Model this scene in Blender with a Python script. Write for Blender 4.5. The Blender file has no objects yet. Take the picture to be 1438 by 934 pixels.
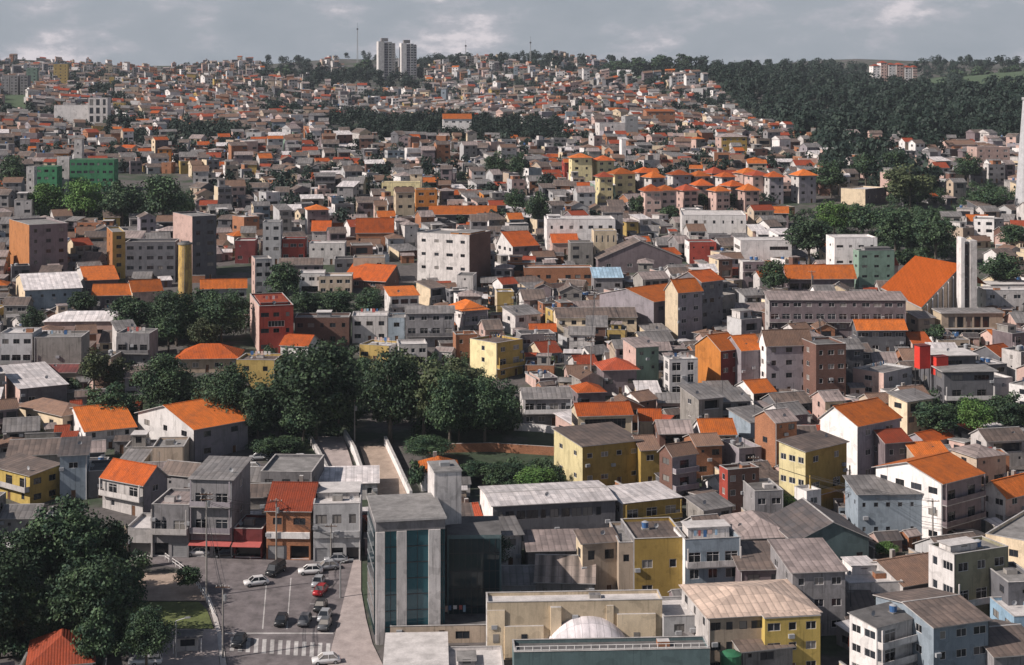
import bpy, math, random
from math import sin, cos, pi, radians, atan2, sqrt, floor
RND = random.Random(11)

# ------------------------------------------------------------------ camera, light, exposure
S = bpy.context.scene
COL = S.collection
F, YH, CX, ZC = 2213.0, 110.0, 719.0, 92.0        # focal length in photo pixels, horizon row, centre column, eye height
cam = bpy.data.cameras.new('camera'); cam_o = bpy.data.objects.new('camera', cam); COL.objects.link(cam_o)
cam.sensor_width = 36; cam.lens = 36*F/1438; cam.shift_y = -(467-YH)/1438
cam.clip_start = 1; cam.clip_end = 9000
cam_o.location = (0, 0, ZC); cam_o.rotation_euler = (pi/2, 0, 0); S.camera = cam_o
SUNV = (-0.76, -0.27, 0.60)
sun = bpy.data.lights.new('sun', 'SUN'); sun.energy = 5.0; sun.angle = radians(0.53); sun.color = (1.0, .90, .82)
sun_o = bpy.data.objects.new('sun', sun); COL.objects.link(sun_o); sun_o.location = (-300, 0, 400)
from mathutils import Vector
sun_o.rotation_euler = Vector(SUNV).to_track_quat('Z', 'Y').to_euler()
S.view_settings.view_transform = 'Standard'; S.view_settings.look = 'None'
S.view_settings.exposure = 0.12; S.view_settings.gamma = 1
S.cycles.use_denoising = True
S.cycles.max_bounces = 5; S.cycles.diffuse_bounces = 2; S.cycles.glossy_bounces = 2; S.cycles.transmission_bounces = 3
S.cycles.volume_bounces = 0; S.cycles.transparent_max_bounces = 4

def world():
    w = bpy.data.worlds.new('World'); S.world = w; w.use_nodes = True
    nt = w.node_tree; N = nt.nodes; L = nt.links; N.clear()
    out = N.new('ShaderNodeOutputWorld'); bg = N.new('ShaderNodeBackground'); bg.inputs[1].default_value = 0.05
    sky = N.new('ShaderNodeTexSky'); sky.sky_type = 'NISHITA'; sky.sun_disc = False
    sky.sun_elevation = math.asin(SUNV[2]/sqrt(sum(c*c for c in SUNV))); sky.sun_rotation = atan2(SUNV[0], SUNV[1])
    sky.air_density = 1.0; sky.dust_density = 1.5
    tc = N.new('ShaderNodeTexCoord')
    mp = N.new('ShaderNodeMapping'); mp.inputs['Scale'].default_value = (1, 1, 2.4); mp.inputs['Location'].default_value = (.13, 0, .05)
    L.new(tc.outputs['Generated'], mp.inputs[0])
    n1 = N.new('ShaderNodeTexNoise'); n1.inputs['Scale'].default_value = 15.0; n1.inputs['Detail'].default_value = 8; n1.inputs['Roughness'].default_value = .6
    L.new(mp.outputs[0], n1.inputs['Vector'])
    r1 = N.new('ShaderNodeValToRGB')
    e = r1.color_ramp.elements
    e[0].position = .28; e[0].color = (5.99, 6.70, 7.62, 1)
    e[1].position = .66; e[1].color = (13.53, 12.61, 13.24, 1)
    x = r1.color_ramp.elements.new(.50); x.color = (6.77, 7.38, 8.30, 1)
    x = r1.color_ramp.elements.new(.58); x.color = (8.31, 8.47, 9.40, 1)
    L.new(n1.outputs['Fac'], r1.inputs[0])
    mix = N.new('ShaderNodeMixRGB'); sp = N.new('ShaderNodeSeparateXYZ'); L.new(tc.outputs['Generated'], sp.inputs[0])
    el = N.new('ShaderNodeMapRange'); el.inputs[1].default_value = .10; el.inputs[2].default_value = .32; el.inputs[3].default_value = .95; el.inputs[4].default_value = .12
    L.new(sp.outputs['Z'], el.inputs[0]); L.new(el.outputs[0], mix.inputs[0])
    L.new(sky.outputs[0], mix.inputs[1]); L.new(r1.outputs[0], mix.inputs[2])
    L.new(mix.outputs[0], bg.inputs[0]); L.new(bg.outputs[0], out.inputs[0])
world()

# ------------------------------------------------------------------ ground: picture row -> metres
STAB = [(88,.86),(95,.96),(110,1.12),(130,1.42),(150,1.7),(200,2.35),(260,3.0),(350,3.85),(465,4.9),(600,6.15),(800,8.0),(934,9.3),(1040,10.4)]
def s_of(y):
    if y <= STAB[0][0]: return STAB[0][1]
    for (a, sa), (b, sb) in zip(STAB, STAB[1:]):
        if y <= b: return sa + (sb-sa)*(y-a)/(b-a)
    return STAB[-1][1]
def at(px, py):                                   # a point on the ground
    s = s_of(py); return ((px-CX)/s, F/s, ZC-(py-YH)/s)
GT = []
for i in range(0, 953):
    y = 88+i; GT.append((F/s_of(y), ZC-(y-YH)/s_of(y)))
GT.reverse()
def gz(Y):
    if Y <= GT[0][0]: return GT[0][1]
    if Y >= GT[-1][0]: return max(-5, GT[-1][1]-(Y-GT[-1][0])*.16)
    lo, hi = 0, len(GT)-1
    while hi-lo > 1:
        m = (lo+hi)//2
        if GT[m][0] <= Y: lo = m
        else: hi = m
    (a, za), (b, zb) = GT[lo], GT[hi]
    return za+(zb-za)*(Y-a)/(b-a)
def proj(X, Y, Z): return (CX+F*X/Y, YH+F*(ZC-Z)/Y)

# ------------------------------------------------------------------ materials
MATS = {}
def nodes(name):
    m = bpy.data.materials.new(name); m.use_nodes = True
    nt = m.node_tree; N = nt.nodes; b = N['Principled BSDF']
    return m, nt, N, nt.links, b
def noise(N, L, vec, scale, detail=4, rough=.6):
    n = N.new('ShaderNodeTexNoise'); n.inputs['Scale'].default_value = scale; n.inputs['Detail'].default_value = detail; n.inputs['Roughness'].default_value = rough
    L.new(vec, n.inputs['Vector']); return n.outputs['Fac']
def mapr(N, L, v, a, b, lo, hi):
    m = N.new('ShaderNodeMapRange'); m.inputs[1].default_value = a; m.inputs[2].default_value = b; m.inputs[3].default_value = lo; m.inputs[4].default_value = hi
    L.new(v, m.inputs[0]); return m.outputs[0]
def mul(N, L, a, b):
    m = N.new('ShaderNodeMath'); m.operation = 'MULTIPLY'; L.new(a, m.inputs[0]); L.new(b, m.inputs[1]); return m.outputs[0]
def scl(N, L, col, v):
    m = N.new('ShaderNodeVectorMath'); m.operation = 'SCALE'
    if isinstance(col, tuple): m.inputs[0].default_value = col[:3]
    else: L.new(col, m.inputs[0])
    L.new(v, m.inputs['Scale']); return m.outputs[0]
def mapping(N, L, vec, sc):
    m = N.new('ShaderNodeMapping'); m.inputs['Scale'].default_value = sc; L.new(vec, m.inputs[0]); return m.outputs[0]
def mixc(N, L, fac, a, b):
    m = N.new('ShaderNodeMixRGB'); L.new(fac, m.inputs[0])
    for k, c in ((1, a), (2, b)):
        if isinstance(c, tuple): m.inputs[k].default_value = (*c[:3], 1)
        else: L.new(c, m.inputs[k])
    return m.outputs[0]

def wall_mat(key, c, dirt=.35):
    m, nt, N, L, b = nodes('plaster_'+key)
    g = N.new('ShaderNodeNewGeometry').outputs['Position']
    big = mapr(N, L, noise(N, L, g, .35, 5), .3, .7, 1-dirt*.35, 1.06)
    st = mapr(N, L, noise(N, L, mapping(N, L, g, (.8, .8, .28)), 1.0, 5, .7), .45, .75, 1.0, 1-dirt*.75)
    rs_ = mapr(N, L, noise(N, L, mapping(N, L, g, (3.2, 3.2, .14)), 1.0, 3, .5), .58, .72, 1.0, 1-dirt*.9)
    fine = mul(N, L, rs_, mapr(N, L, noise(N, L, g, 5, 3), .3, .7, .93, 1.05))
    pa = mapr(N, L, noise(N, L, mapping(N, L, g, (1, 1, 1.3)), .42, 2, .4), .60, .615, 1.0, .84)
    col = scl(N, L, c, mul(N, L, mul(N, L, mul(N, L, big, st), fine), pa))
    oi = N.new('ShaderNodeObjectInfo').outputs['Random']
    col = scl(N, L, col, mapr(N, L, oi, 0, 1, .72, 1.08))
    L.new(col, b.inputs['Base Color']); b.inputs['Roughness'].default_value = .88
    b.inputs['Specular IOR Level'].default_value = .25
    return m
def brick_mat(key, c):
    m, nt, N, L, b = nodes('brick_'+key)
    g = N.new('ShaderNodeNewGeometry').outputs['Position']
    f = mapr(N, L, noise(N, L, mapping(N, L, g, (2, 2, 5)), 1.4, 6, .7), .35, .65, .65, 1.2)
    f2 = mapr(N, L, noise(N, L, g, .3, 4), .3, .7, .75, 1.1)
    L.new(scl(N, L, c, mul(N, L, f, f2)), b.inputs['Base Color']); b.inputs['Roughness'].default_value = .92
    return m
def tile_mat(key, c, c2, period=.42, patch=.5):
    m, nt, N, L, b = nodes('roof_tile_'+key)
    o = N.new('ShaderNodeTexCoord').outputs['Object']
    g = N.new('ShaderNodeNewGeometry').outputs['Position']
    w = N.new('ShaderNodeTexWave'); w.wave_type = 'BANDS'; w.bands_direction = 'X'; w.inputs['Scale'].default_value = .314/period; w.inputs['Distortion'].default_value = .3
    L.new(o, w.inputs['Vector'])
    ch = mapr(N, L, w.outputs['Fac'], 0, 1, .78, 1.06)
    pt = mapr(N, L, noise(N, L, g, .55, 6, .65), .45, .68, 0, patch)
    sp = mapr(N, L, noise(N, L, g, 3.2, 3, .7), .25, .75, .72, 1.18)
    streak = mapr(N, L, noise(N, L, mapping(N, L, o, (1.6, .18, .18)), 1, 4), .3, .7, .82, 1.1)
    col = mixc(N, L, pt, c, c2)
    col = scl(N, L, col, mul(N, L, mul(N, L, ch, sp), streak))
    oi = N.new('ShaderNodeObjectInfo').outputs['Random']
    col = scl(N, L, col, mapr(N, L, oi, 0, 1, .55, 1.12))
    L.new(col, b.inputs['Base Color']); b.inputs['Roughness'].default_value = .85; b.inputs['Specular IOR Level'].default_value = .2
    bp = N.new('ShaderNodeBump'); bp.inputs['Strength'].default_value = .5; bp.inputs['Distance'].default_value = .06
    L.new(w.outputs['Fac'], bp.inputs['Height']); L.new(bp.outputs[0], b.inputs['Normal'])
    return m
def sheet_mat(key, c, c2, period=1.1, rough=.7, lo=.84, e1=.35):
    m, nt, N, L, b = nodes('roof_sheet_'+key)
    o = N.new('ShaderNodeTexCoord').outputs['Object']
    g = N.new('ShaderNodeNewGeometry').outputs['Position']
    w = N.new('ShaderNodeTexWave'); w.wave_type = 'BANDS'; w.bands_direction = 'X'; w.inputs['Scale'].default_value = .314/period; w.inputs['Distortion'].default_value = .2
    L.new(o, w.inputs['Vector'])
    ch = mapr(N, L, w.outputs['Fac'], 0, e1, lo, 1.0)
    br = N.new('ShaderNodeTexBrick'); br.offset = 0; br.inputs['Scale'].default_value = 1; br.inputs['Brick Width'].default_value = 1.1; br.inputs['Row Height'].default_value = 2.3
    br.inputs['Mortar Size'].default_value = .035; br.inputs['Bias'].default_value = .1
    br.inputs['Color1'].default_value = (.74,.74,.74,1); br.inputs['Color2'].default_value = (1.12,1.1,1.08,1); br.inputs['Mortar'].default_value = (.55,.55,.55,1)
    L.new(o, br.inputs['Vector'])
    pt = mapr(N, L, noise(N, L, g, .3, 6, .65), .4, .68, 0, .8)
    sp = mapr(N, L, noise(N, L, mapping(N, L, o, (.8, .45, .45)), 1.5, 6, .75), .25, .75, .72, 1.15)
    col = scl(N, L, mixc(N, L, pt, c, c2), mul(N, L, ch, sp))
    vm = N.new('ShaderNodeVectorMath'); vm.operation = 'MULTIPLY'; L.new(col, vm.inputs[0]); L.new(br.outputs['Color'], vm.inputs[1]); col = vm.outputs[0]
    oi = N.new('ShaderNodeObjectInfo').outputs['Random']
    col = scl(N, L, col, mapr(N, L, oi, 0, 1, .8, 1.1))
    L.new(col, b.inputs['Base Color']); b.inputs['Roughness'].default_value = rough
    bp = N.new('ShaderNodeBump'); bp.inputs['Strength'].default_value = .4; bp.inputs['Distance'].default_value = .05
    L.new(w.outputs['Fac'], bp.inputs['Height']); L.new(bp.outputs[0], b.inputs['Normal'])
    return m
def slab_mat(key, c, stain=.5):
    m, nt, N, L, b = nodes('slab_'+key)
    g = N.new('ShaderNodeNewGeometry').outputs['Position']
    f = mapr(N, L, noise(N, L, g, .45, 6, .65), .35, .7, 1.08, 1-stain)
    f2 = mapr(N, L, noise(N, L, g, 3, 4), .3, .7, .88, 1.08)
    L.new(scl(N, L, c, mul(N, L, f, f2)), b.inputs['Base Color']); b.inputs['Roughness'].default_value = .9
    return m
def plain(key, c, rough=.6, metal=0, spec=.4):
    m, nt, N, L, b = nodes(key)
    g = N.new('ShaderNodeNewGeometry').outputs['Position']
    L.new(scl(N, L, c, mapr(N, L, noise(N, L, g, 1.5, 4), .3, .7, .88, 1.08)), b.inputs['Base Color'])
    b.inputs['Roughness'].default_value = rough; b.inputs['Metallic'].default_value = metal; b.inputs['Specular IOR Level'].default_value = spec
    return m
def glass_mat(key, c, rough=.12):
    m, nt, N, L, b = nodes(key)
    oi = N.new('ShaderNodeObjectInfo').outputs['Random']
    cu = mapr(N, L, oi, .80, .86, 0, 1 if key == 'window_glass' else 0)
    L.new(mixc(N, L, cu, scl(N, L, c, mapr(N, L, oi, 0, .8, .4, 1.9)), (.24,.225,.21)), b.inputs['Base Color'])
    b.inputs['Roughness'].default_value = rough; b.inputs['Specular IOR Level'].default_value = .5
    return m
def leaf_mat(key, c, c2, lo=.55, hi=1.5):
    m, nt, N, L, b = nodes('foliage_'+key)
    geo = N.new('ShaderNodeNewGeometry')
    oi = N.new('ShaderNodeObjectInfo').outputs['Random']
    nz = noise(N, L, geo.outputs['Position'], .45, 3)
    col = mixc(N, L, mapr(N, L, nz, .35, .65, 0, 1), c, c2)
    col = scl(N, L, col, mul(N, L, mapr(N, L, geo.outputs['Random Per Island'], 0, 1, lo, hi), mapr(N, L, oi, 0, 1, .75, 1.25)))
    L.new(col, b.inputs['Base Color']); b.inputs['Roughness'].default_value = .65; b.inputs['Specular IOR Level'].default_value = .25
    return m

WALLS = {  # name: (albedo, wording)
 'white': ((.86,.83,.82), 'white'), 'offwhite': ((.67,.635,.62), 'off-white'), 'cream': ((.74,.61,.44), 'cream'), 'beige': ((.52,.42,.33), 'beige'),
 'grey': ((.30,.29,.30), 'grey'), 'darkgrey': ((.15,.15,.165), 'dark grey'), 'lilac': ((.355,.325,.355), 'lilac grey'), 'mauve': ((.24,.195,.21), 'mauve brown'),
 'bluegrey': ((.28,.335,.39), 'blue grey'), 'teal': ((.13,.19,.20), 'dark teal'), 'green': ((.22,.32,.26), 'pale green'), 'olive': ((.38,.36,.25), 'olive'),
 'mustard': ((.52,.355,.105), 'mustard'), 'yellow': ((.66,.49,.15), 'yellow'), 'paleyellow': ((.84,.73,.42), 'pale yellow'), 'orange': ((.62,.24,.06), 'orange'),
 'pink': ((.62,.44,.39), 'pink'), 'red': ((.40,.075,.055), 'red'), 'darkred': ((.20,.05,.05), 'dark red'), 'brightgreen': ((.07,.26,.13), 'green'),
 'ochre': ((.50,.36,.13), 'ochre'), 'concrete': ((.34,.32,.30), 'bare concrete'), 'palegrey': ((.50,.50,.51), 'pale grey'), 'burnt': ((.44,.19,.075), 'burnt orange'), 'skyblue': ((.35,.52,.68), 'light blue'),
}
for k, (c, _) in WALLS.items(): MATS[k] = wall_mat(k, c, .5 if k in ('concrete','grey','offwhite') else .34)
MATS['brick'] = brick_mat('clay', (.36,.16,.085)); WALLS['brick'] = (0, 'bare brick')
MATS['darkbrick'] = brick_mat('dark', (.17,.09,.07)); WALLS['darkbrick'] = (0, 'dark brick')
ROOFS = {'orange': 'orange tiled', 'deeporange': 'orange tiled', 'rust': 'rust red tiled', 'brown': 'weathered brown tiled', 'greysheet': 'grey sheet', 'brownsheet': 'brown sheet',
         'whitesheet': 'white sheet', 'darksheet': 'dark sheet', 'pinksheet': 'pinkish sheet', 'beigesheet': 'beige sheet', 'stripesheet': 'striped sheet', 'slab': 'grey', 'palslab': 'pale', 'darkslab': 'dark', 'bluesheet': 'light blue', 'redsheet': 'dark red'}
MATS['orange'+'_t'] = tile_mat('orange', (.66,.175,.035), (.33,.115,.05), patch=.65)
MATS['deeporange_t'] = tile_mat('deep_orange', (.58,.125,.028), (.27,.08,.04), patch=.65)
MATS['rust_t'] = tile_mat('rust', (.42,.085,.04), (.22,.07,.05))
MATS['brown_t'] = tile_mat('brown', (.27,.17,.125), (.15,.11,.10))
MATS['greysheet_t'] = sheet_mat('grey', (.24,.23,.232), (.14,.13,.125))
MATS['brownsheet_t'] = sheet_mat('brown', (.19,.145,.125), (.10,.085,.08))
MATS['whitesheet_t'] = sheet_mat('white', (.80,.76,.77), (.58,.54,.54), 1.6)
MATS['darksheet_t'] = sheet_mat('dark', (.085,.08,.085), (.14,.11,.10))
MATS['pinksheet_t'] = sheet_mat('pinkish', (.37,.305,.295), (.23,.19,.18))
MATS['beigesheet_t'] = sheet_mat('beige', (.60,.47,.39), (.48,.37,.31))
MATS['stripesheet_t'] = sheet_mat('striped', (.36,.30,.27), (.30,.25,.22), 2.0, .75, .35, .8)
MATS['bluesheet_t'] = sheet_mat('blue', (.36,.53,.68), (.30,.42,.52))
MATS['redsheet_t'] = sheet_mat('dark_red', (.20,.055,.05), (.12,.05,.05))
MATS['slab_t'] = slab_mat('grey', (.26,.25,.245)); MATS['palslab_t'] = slab_mat('pale', (.60,.57,.56), .35); MATS['darkslab_t'] = slab_mat('dark', (.13,.125,.125))
MATS['coping'] = slab_mat('coping', (.47,.45,.44), .4)
MATS['glass'] = glass_mat('window_glass', (.018,.021,.026)); MATS['tealglass'] = glass_mat('teal_glass', (.016,.05,.062), .06)
MATS['frame_white'] = plain('window_frame_white', (.62,.6,.6)); MATS['frame_dark'] = plain('window_frame_dark', (.09,.08,.08))
MATS['shutter'] = plain('roller_shutter', (.26,.26,.27), .5); MATS['wood'] = plain('door_wood', (.13,.065,.035))
MATS['steel'] = plain('painted_steel', (.34,.35,.36), .45, .3); MATS['darksteel'] = plain('dark_steel', (.05,.05,.055), .5, .3)
MATS['tankblue'] = plain('tank_blue', (.05,.13,.30), .5); MATS['tankgrey'] = plain('tank_grey', (.33,.34,.36), .7)
MATS['bark'] = plain('bark', (.10,.085,.07), .95); MATS['whitepaint'] = plain('white_paint', (.78,.76,.75), .6)
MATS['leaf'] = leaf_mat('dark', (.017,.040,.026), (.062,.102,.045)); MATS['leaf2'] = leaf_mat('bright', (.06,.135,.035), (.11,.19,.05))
MATS['leaf3'] = leaf_mat('olive', (.05,.075,.035), (.10,.115,.055)); MATS['farleaf'] = leaf_mat('far', (.013,.028,.024), (.025,.046,.030), .8, 1.2)
MATS['awning'] = plain('awning_cloth', (.42,.10,.09), .9)

# ------------------------------------------------------------------ mesh helper
class MB:
    def __init__(s): s.v = []; s.f = []; s.m = []
    def q(s, pts, mat):
        n = len(s.v); s.v.extend(pts); s.f.append(tuple(range(n, n+len(pts)))); s.m.append(mat)
    def box(s, x0, x1, y0, y1, z0, z1, mat, top=None, bottom=True):
        a, b, c, d = (x0,y0,z0), (x1,y0,z0), (x1,y1,z0), (x0,y1,z0); e, f, g, h = (x0,y0,z1), (x1,y0,z1), (x1,y1,z1), (x0,y1,z1)
        n = len(s.v); s.v.extend((a,b,c,d,e,f,g,h))
        fs = [(0,1,5,4),(1,2,6,5),(2,3,7,6),(3,0,4,7),(4,5,6,7)]+([(3,2,1,0)] if bottom else [])
        for k, t in enumerate(fs): s.f.append(tuple(n+i for i in t)); s.m.append(top if (k == 4 and top) else mat)
    def prism(s, poly, axis, a, b, mat, mats=None):      # poly in the other two axes, extruded along axis from a to b
        P = lambda p, t: (t, p[0], p[1]) if axis == 'x' else ((p[0], t, p[1]) if axis == 'y' else (p[0], p[1], t))
        n = len(s.v); k = len(poly)
        s.v.extend(P(p, a) for p in poly); s.v.extend(P(p, b) for p in poly)
        for i in range(k):
            j = (i+1) % k; s.f.append((n+i, n+j, n+k+j, n+k+i)); s.m.append(mats[i] if mats else mat)
        s.f.append(tuple(n+i for i in reversed(range(k)))); s.m.append(mat); s.f.append(tuple(n+k+i for i in range(k))); s.m.append(mat)
    def cyl(s, x, y, z0, z1, r0, r1, mat, k=12, cap=True):
        n = len(s.v)
        for z, r in ((z0, r0), (z1, r1)):
            for i in range(k): s.v.append((x+r*cos(2*pi*i/k), y+r*sin(2*pi*i/k), z))
        for i in range(k): j = (i+1) % k; s.f.append((n+i, n+j, n+k+j, n+k+i)); s.m.append(mat)
        if cap: s.f.append(tuple(n+k+i for i in range(k))); s.m.append(mat); s.f.append(tuple(n+i for i in reversed(range(k)))); s.m.append(mat)
    def bar(s, p, q, r, mat, r2=None, k=6):
        p = Vector(p); q = Vector(q); d = (q-p).normalized(); u = d.orthogonal().normalized(); w = d.cross(u); r2 = r if r2 is None else r2
        n = len(s.v)
        for c, rr in ((p, r), (q, r2)):
            for i in range(k): s.v.append(tuple(c+u*rr*cos(2*pi*i/k)+w*rr*sin(2*pi*i/k)))
        for i in range(k): j = (i+1) % k; s.f.append((n+i, n+j, n+k+j, n+k+i)); s.m.append(mat)
        s.f.append(tuple(n+k+i for i in range(k))); s.m.append(mat)
    def mesh(s, name, smooth=False):
        names = []
        for m in s.m:
            if m not in names: names.append(m)
        me = bpy.data.meshes.new(name); me.from_pydata(s.v, [], s.f)
        for m in names: me.materials.append(MATS[m])
        ix = {m: i for i, m in enumerate(names)}
        me.polygons.foreach_set('material_index', [ix[m] for m in s.m])
        if smooth: me.polygons.foreach_set('use_smooth', [True]*len(s.f))
        me.update(); return me
    def build(s, name, parent=None, smooth=False, loc=None):
        return link(name, s.mesh(name, smooth), parent, loc)
    def add(s, o, M):                                     # append another builder, moved by function M
        n = len(s.v); s.v.extend(M(p) for p in o.v); s.f.extend(tuple(n+i for i in t) for t in o.f); s.m.extend(o.m)
def link(name, me, parent=None, loc=None, rz=0, scale=None):
    o = bpy.data.objects.new(name, me); COL.objects.link(o)
    if parent: o.parent = parent
    if loc: o.location = loc
    if rz: o.rotation_euler = (0, 0, rz)
    if scale: o.scale = scale
    return o
USED = {}
def tag(o, label, cat, group=None, kind=None):
    o['label'] = label; o['category'] = cat
    if group: o['group'] = group
    if kind: o['kind'] = kind
    return o
def empty(name, loc, rz=0): 
    o = bpy.data.objects.new(name, None); COL.objects.link(o); o.location = loc; o.rotation_euler = (0, 0, rz); o.empty_display_size = .5; return o
def struct(o, kind='structure'): o['kind'] = kind; return o

# ------------------------------------------------------------------ terrain
def build_ground():
    mb = MB(); rows = []
    Ys = [-400, 0, 120, 180]+[212+i*6 for i in range(90)]
    y = Ys[-1]
    while y < 2560: y += 8+ (y-700)*.012; Ys.append(y)
    Ys += [2700, 3000, 3800, 5000]
    nx = 60
    for Y in Ys:
        hw = max(260, .62*Y+90)
        rows.append(len(mb.v))
        for i in range(nx+1): mb.v.append((-hw+2*hw*i/nx, Y, gz(Y)))
    for a, b in zip(rows, rows[1:]):
        for i in range(nx): mb.f.append((a+i, a+i+1, b+i+1, b+i)); mb.m.append('ground')
    m, nt, N, L, b = nodes('ground_earth'); MATS['ground'] = m
    g = N.new('ShaderNodeNewGeometry').outputs['Position']
    f = noise(N, L, g, .035, 8, .62); f2 = noise(N, L, g, .6, 5)
    c = mixc(N, L, mapr(N, L, f, .47, .56, 0, 1), (.10,.09,.088), (.035,.055,.028))
    c = scl(N, L, c, mapr(N, L, f2, .3, .7, .65, 1.25))
    L.new(c, b.inputs['Base Color']); b.inputs['Roughness'].default_value = .95
    struct(mb.build('ground'))
build_ground()
def strip(rows, off, mat, sub=4):                          # rows: (y, xl, xr) in the picture, laid on the ground
    mb = MB(); pr = []
    for (y0, a0, b0), (y1, a1, b1) in zip(rows, rows[1:]):
        n = max(1, int(abs(y1-y0)/sub)+1)
        for i in range(n): t = i/n; pr.append((y0+(y1-y0)*t, a0+(a1-a0)*t, b0+(b1-b0)*t))
    pr.append(rows[-1])
    for (y, a, b) in pr:
        for x in (a, b):
            p = at(x, y); mb.v.append((p[0], p[1], gz(p[1])+off))
    for i in range(len(pr)-1):
        mb.f.append((2*i+2, 2*i+3, 2*i+1, 2*i) if rows[0][0] < rows[-1][0] else (2*i, 2*i+1, 2*i+3, 2*i+2)); mb.m.append(mat)
    return mb
# ------------------------------------------------------------------ windows (shared meshes)
WCACHE = {}
def win_parts(w, h, kind):
    k = (round(w*5)/5, round(h*5)/5, kind); w, h = max(.4, k[0]), max(.4, k[1])
    if k in WCACHE: return WCACHE[k]
    pane, fr = MB(), MB(); a, b = w/2, h/2
    if kind == 'shutter':
        pane.box(-a, a, 0, .03, -b, b, 'shutter')
        for i in range(int(h/.3)): fr.box(-a, a, -.015, 0, -b+i*.3, -b+i*.3+.05, 'steel')
    elif kind == 'door':
        pane.box(-a, a, 0, .04, -b, b, 'wood'); fr.box(-a, -a+.07, -.03, 0, -b, b, 'frame_white'); fr.box(a-.07, a, -.03, 0, -b, b, 'frame_white')
    elif kind == 'hole':
        pane.q([(-a,.95,-b),(a,.95,-b),(a,.95,b),(-a,.95,b)], 'glass'); fr.box(-a, a, .0, .06, -b, -b+.12, 'frame_white')  # dark pane closing the open recess, painting in its shade
    else:
        fm = 'frame_dark' if kind in 'dk' else 'frame_white'; g = 'tealglass' if kind == 't' else 'glass'
        pane.q([(-a,0,-b),(a,0,-b),(a,0,b),(-a,0,b)], g)
        t = .07
        fr.box(-a, a, -.05, -.003, b-t, b, fm); fr.box(-a, a, -.05, -.003, -b, -b+t, fm)
        fr.box(-a, -a+t, -.05, -.003, -b+t, b-t, fm); fr.box(a-t, a, -.05, -.003, -b+t, b-t, fm)
        n = max(1, int(round(w/.9)))
        for i in range(1, n): x = -a+w*i/n; fr.box(x-.03, x+.03, -.045, -.003, -b+t, b-t, fm)
        if h > 1.6: fr.box(-a+t, a-t, -.04, -.003, b-.55, b-.5, fm)
    WCACHE[k] = (pane, fr, [None, None, None]); return WCACHE[k]
def win_mesh(w, h, kind, split):
    pane, fr, c = win_parts(w, h, kind)
    if split:
        if c[0] is None:
            c[0] = pane.mesh('window'); c[1] = fr.mesh('window_frame') if fr.f else None
        return c[0], c[1]
    if c[2] is None:
        both = MB(); both.add(pane, lambda p: p); both.add(fr, lambda p: p); c[2] = both.mesh('window')
    return c[2], None

def facade(mb, p, d, n, width, z0, z1, rects, mat, depth=.14):
    us = sorted({0, width, *[r[0] for r in rects], *[r[1] for r in rects]}); zs = sorted({z0, z1, *[r[2] for r in rects], *[r[3] for r in rects]})
    P = lambda u, z, k=0: (p[0]+d[0]*u-n[0]*k, p[1]+d[1]*u-n[1]*k, z)
    for a, b in zip(us, us[1:]):
        if b-a < 1e-4: continue
        run = None
        for c, e in zip(zs, zs[1:]):
            if e-c < 1e-4: continue
            um, zm = (a+b)/2, (c+e)/2
            if any(r[0] < um < r[1] and r[2] < zm < r[3] for r in rects):
                if run: mb.q([P(a,run[0]),P(b,run[0]),P(b,run[1]),P(a,run[1])], mat); run = None
            else: run = (run[0], e) if run else (c, e)
        if run: mb.q([P(a,run[0]),P(b,run[0]),P(b,run[1]),P(a,run[1])], mat)
    for a, b, c, e, *dd in rects:
        depth = dd[0] if dd else .14
        mb.q([P(a,c),P(a,e),P(a,e,depth),P(a,c,depth)], mat); mb.q([P(b,e),P(b,c),P(b,c,depth),P(b,e,depth)], mat)
        mb.q([P(a,c),P(a,c,depth),P(b,c,depth),P(b,c)], mat); mb.q([P(a,e,depth),P(a,e),P(b,e),P(b,e,depth)], mat)

def solve(xc, yb, wf, ws, a, W, D):
    s = s_of(yb); X0, Y0, Z0 = at(xc, yb); a = radians(a); c, si = cos(a), sin(a)
    sg = 1 if a >= radians(-10) else -1
    if W is None:
        t = (xc+sg*wf-CX)/F; W = (t*Y0-X0)/(sg*c-t*sg*si) if abs(sg*c-t*sg*si) > .05 else wf/s
    if D is None:
        if ws:
            t = (xc-sg*ws-CX)/F; den = -si-t*c; D = (t*Y0-X0)/den if abs(den) > .02 else 10
            D = max(3.5, min(32, D))
        else: D = 9.
    W = max(2, min(60, W))
    return X0, Y0, W, D, a, sg

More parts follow.
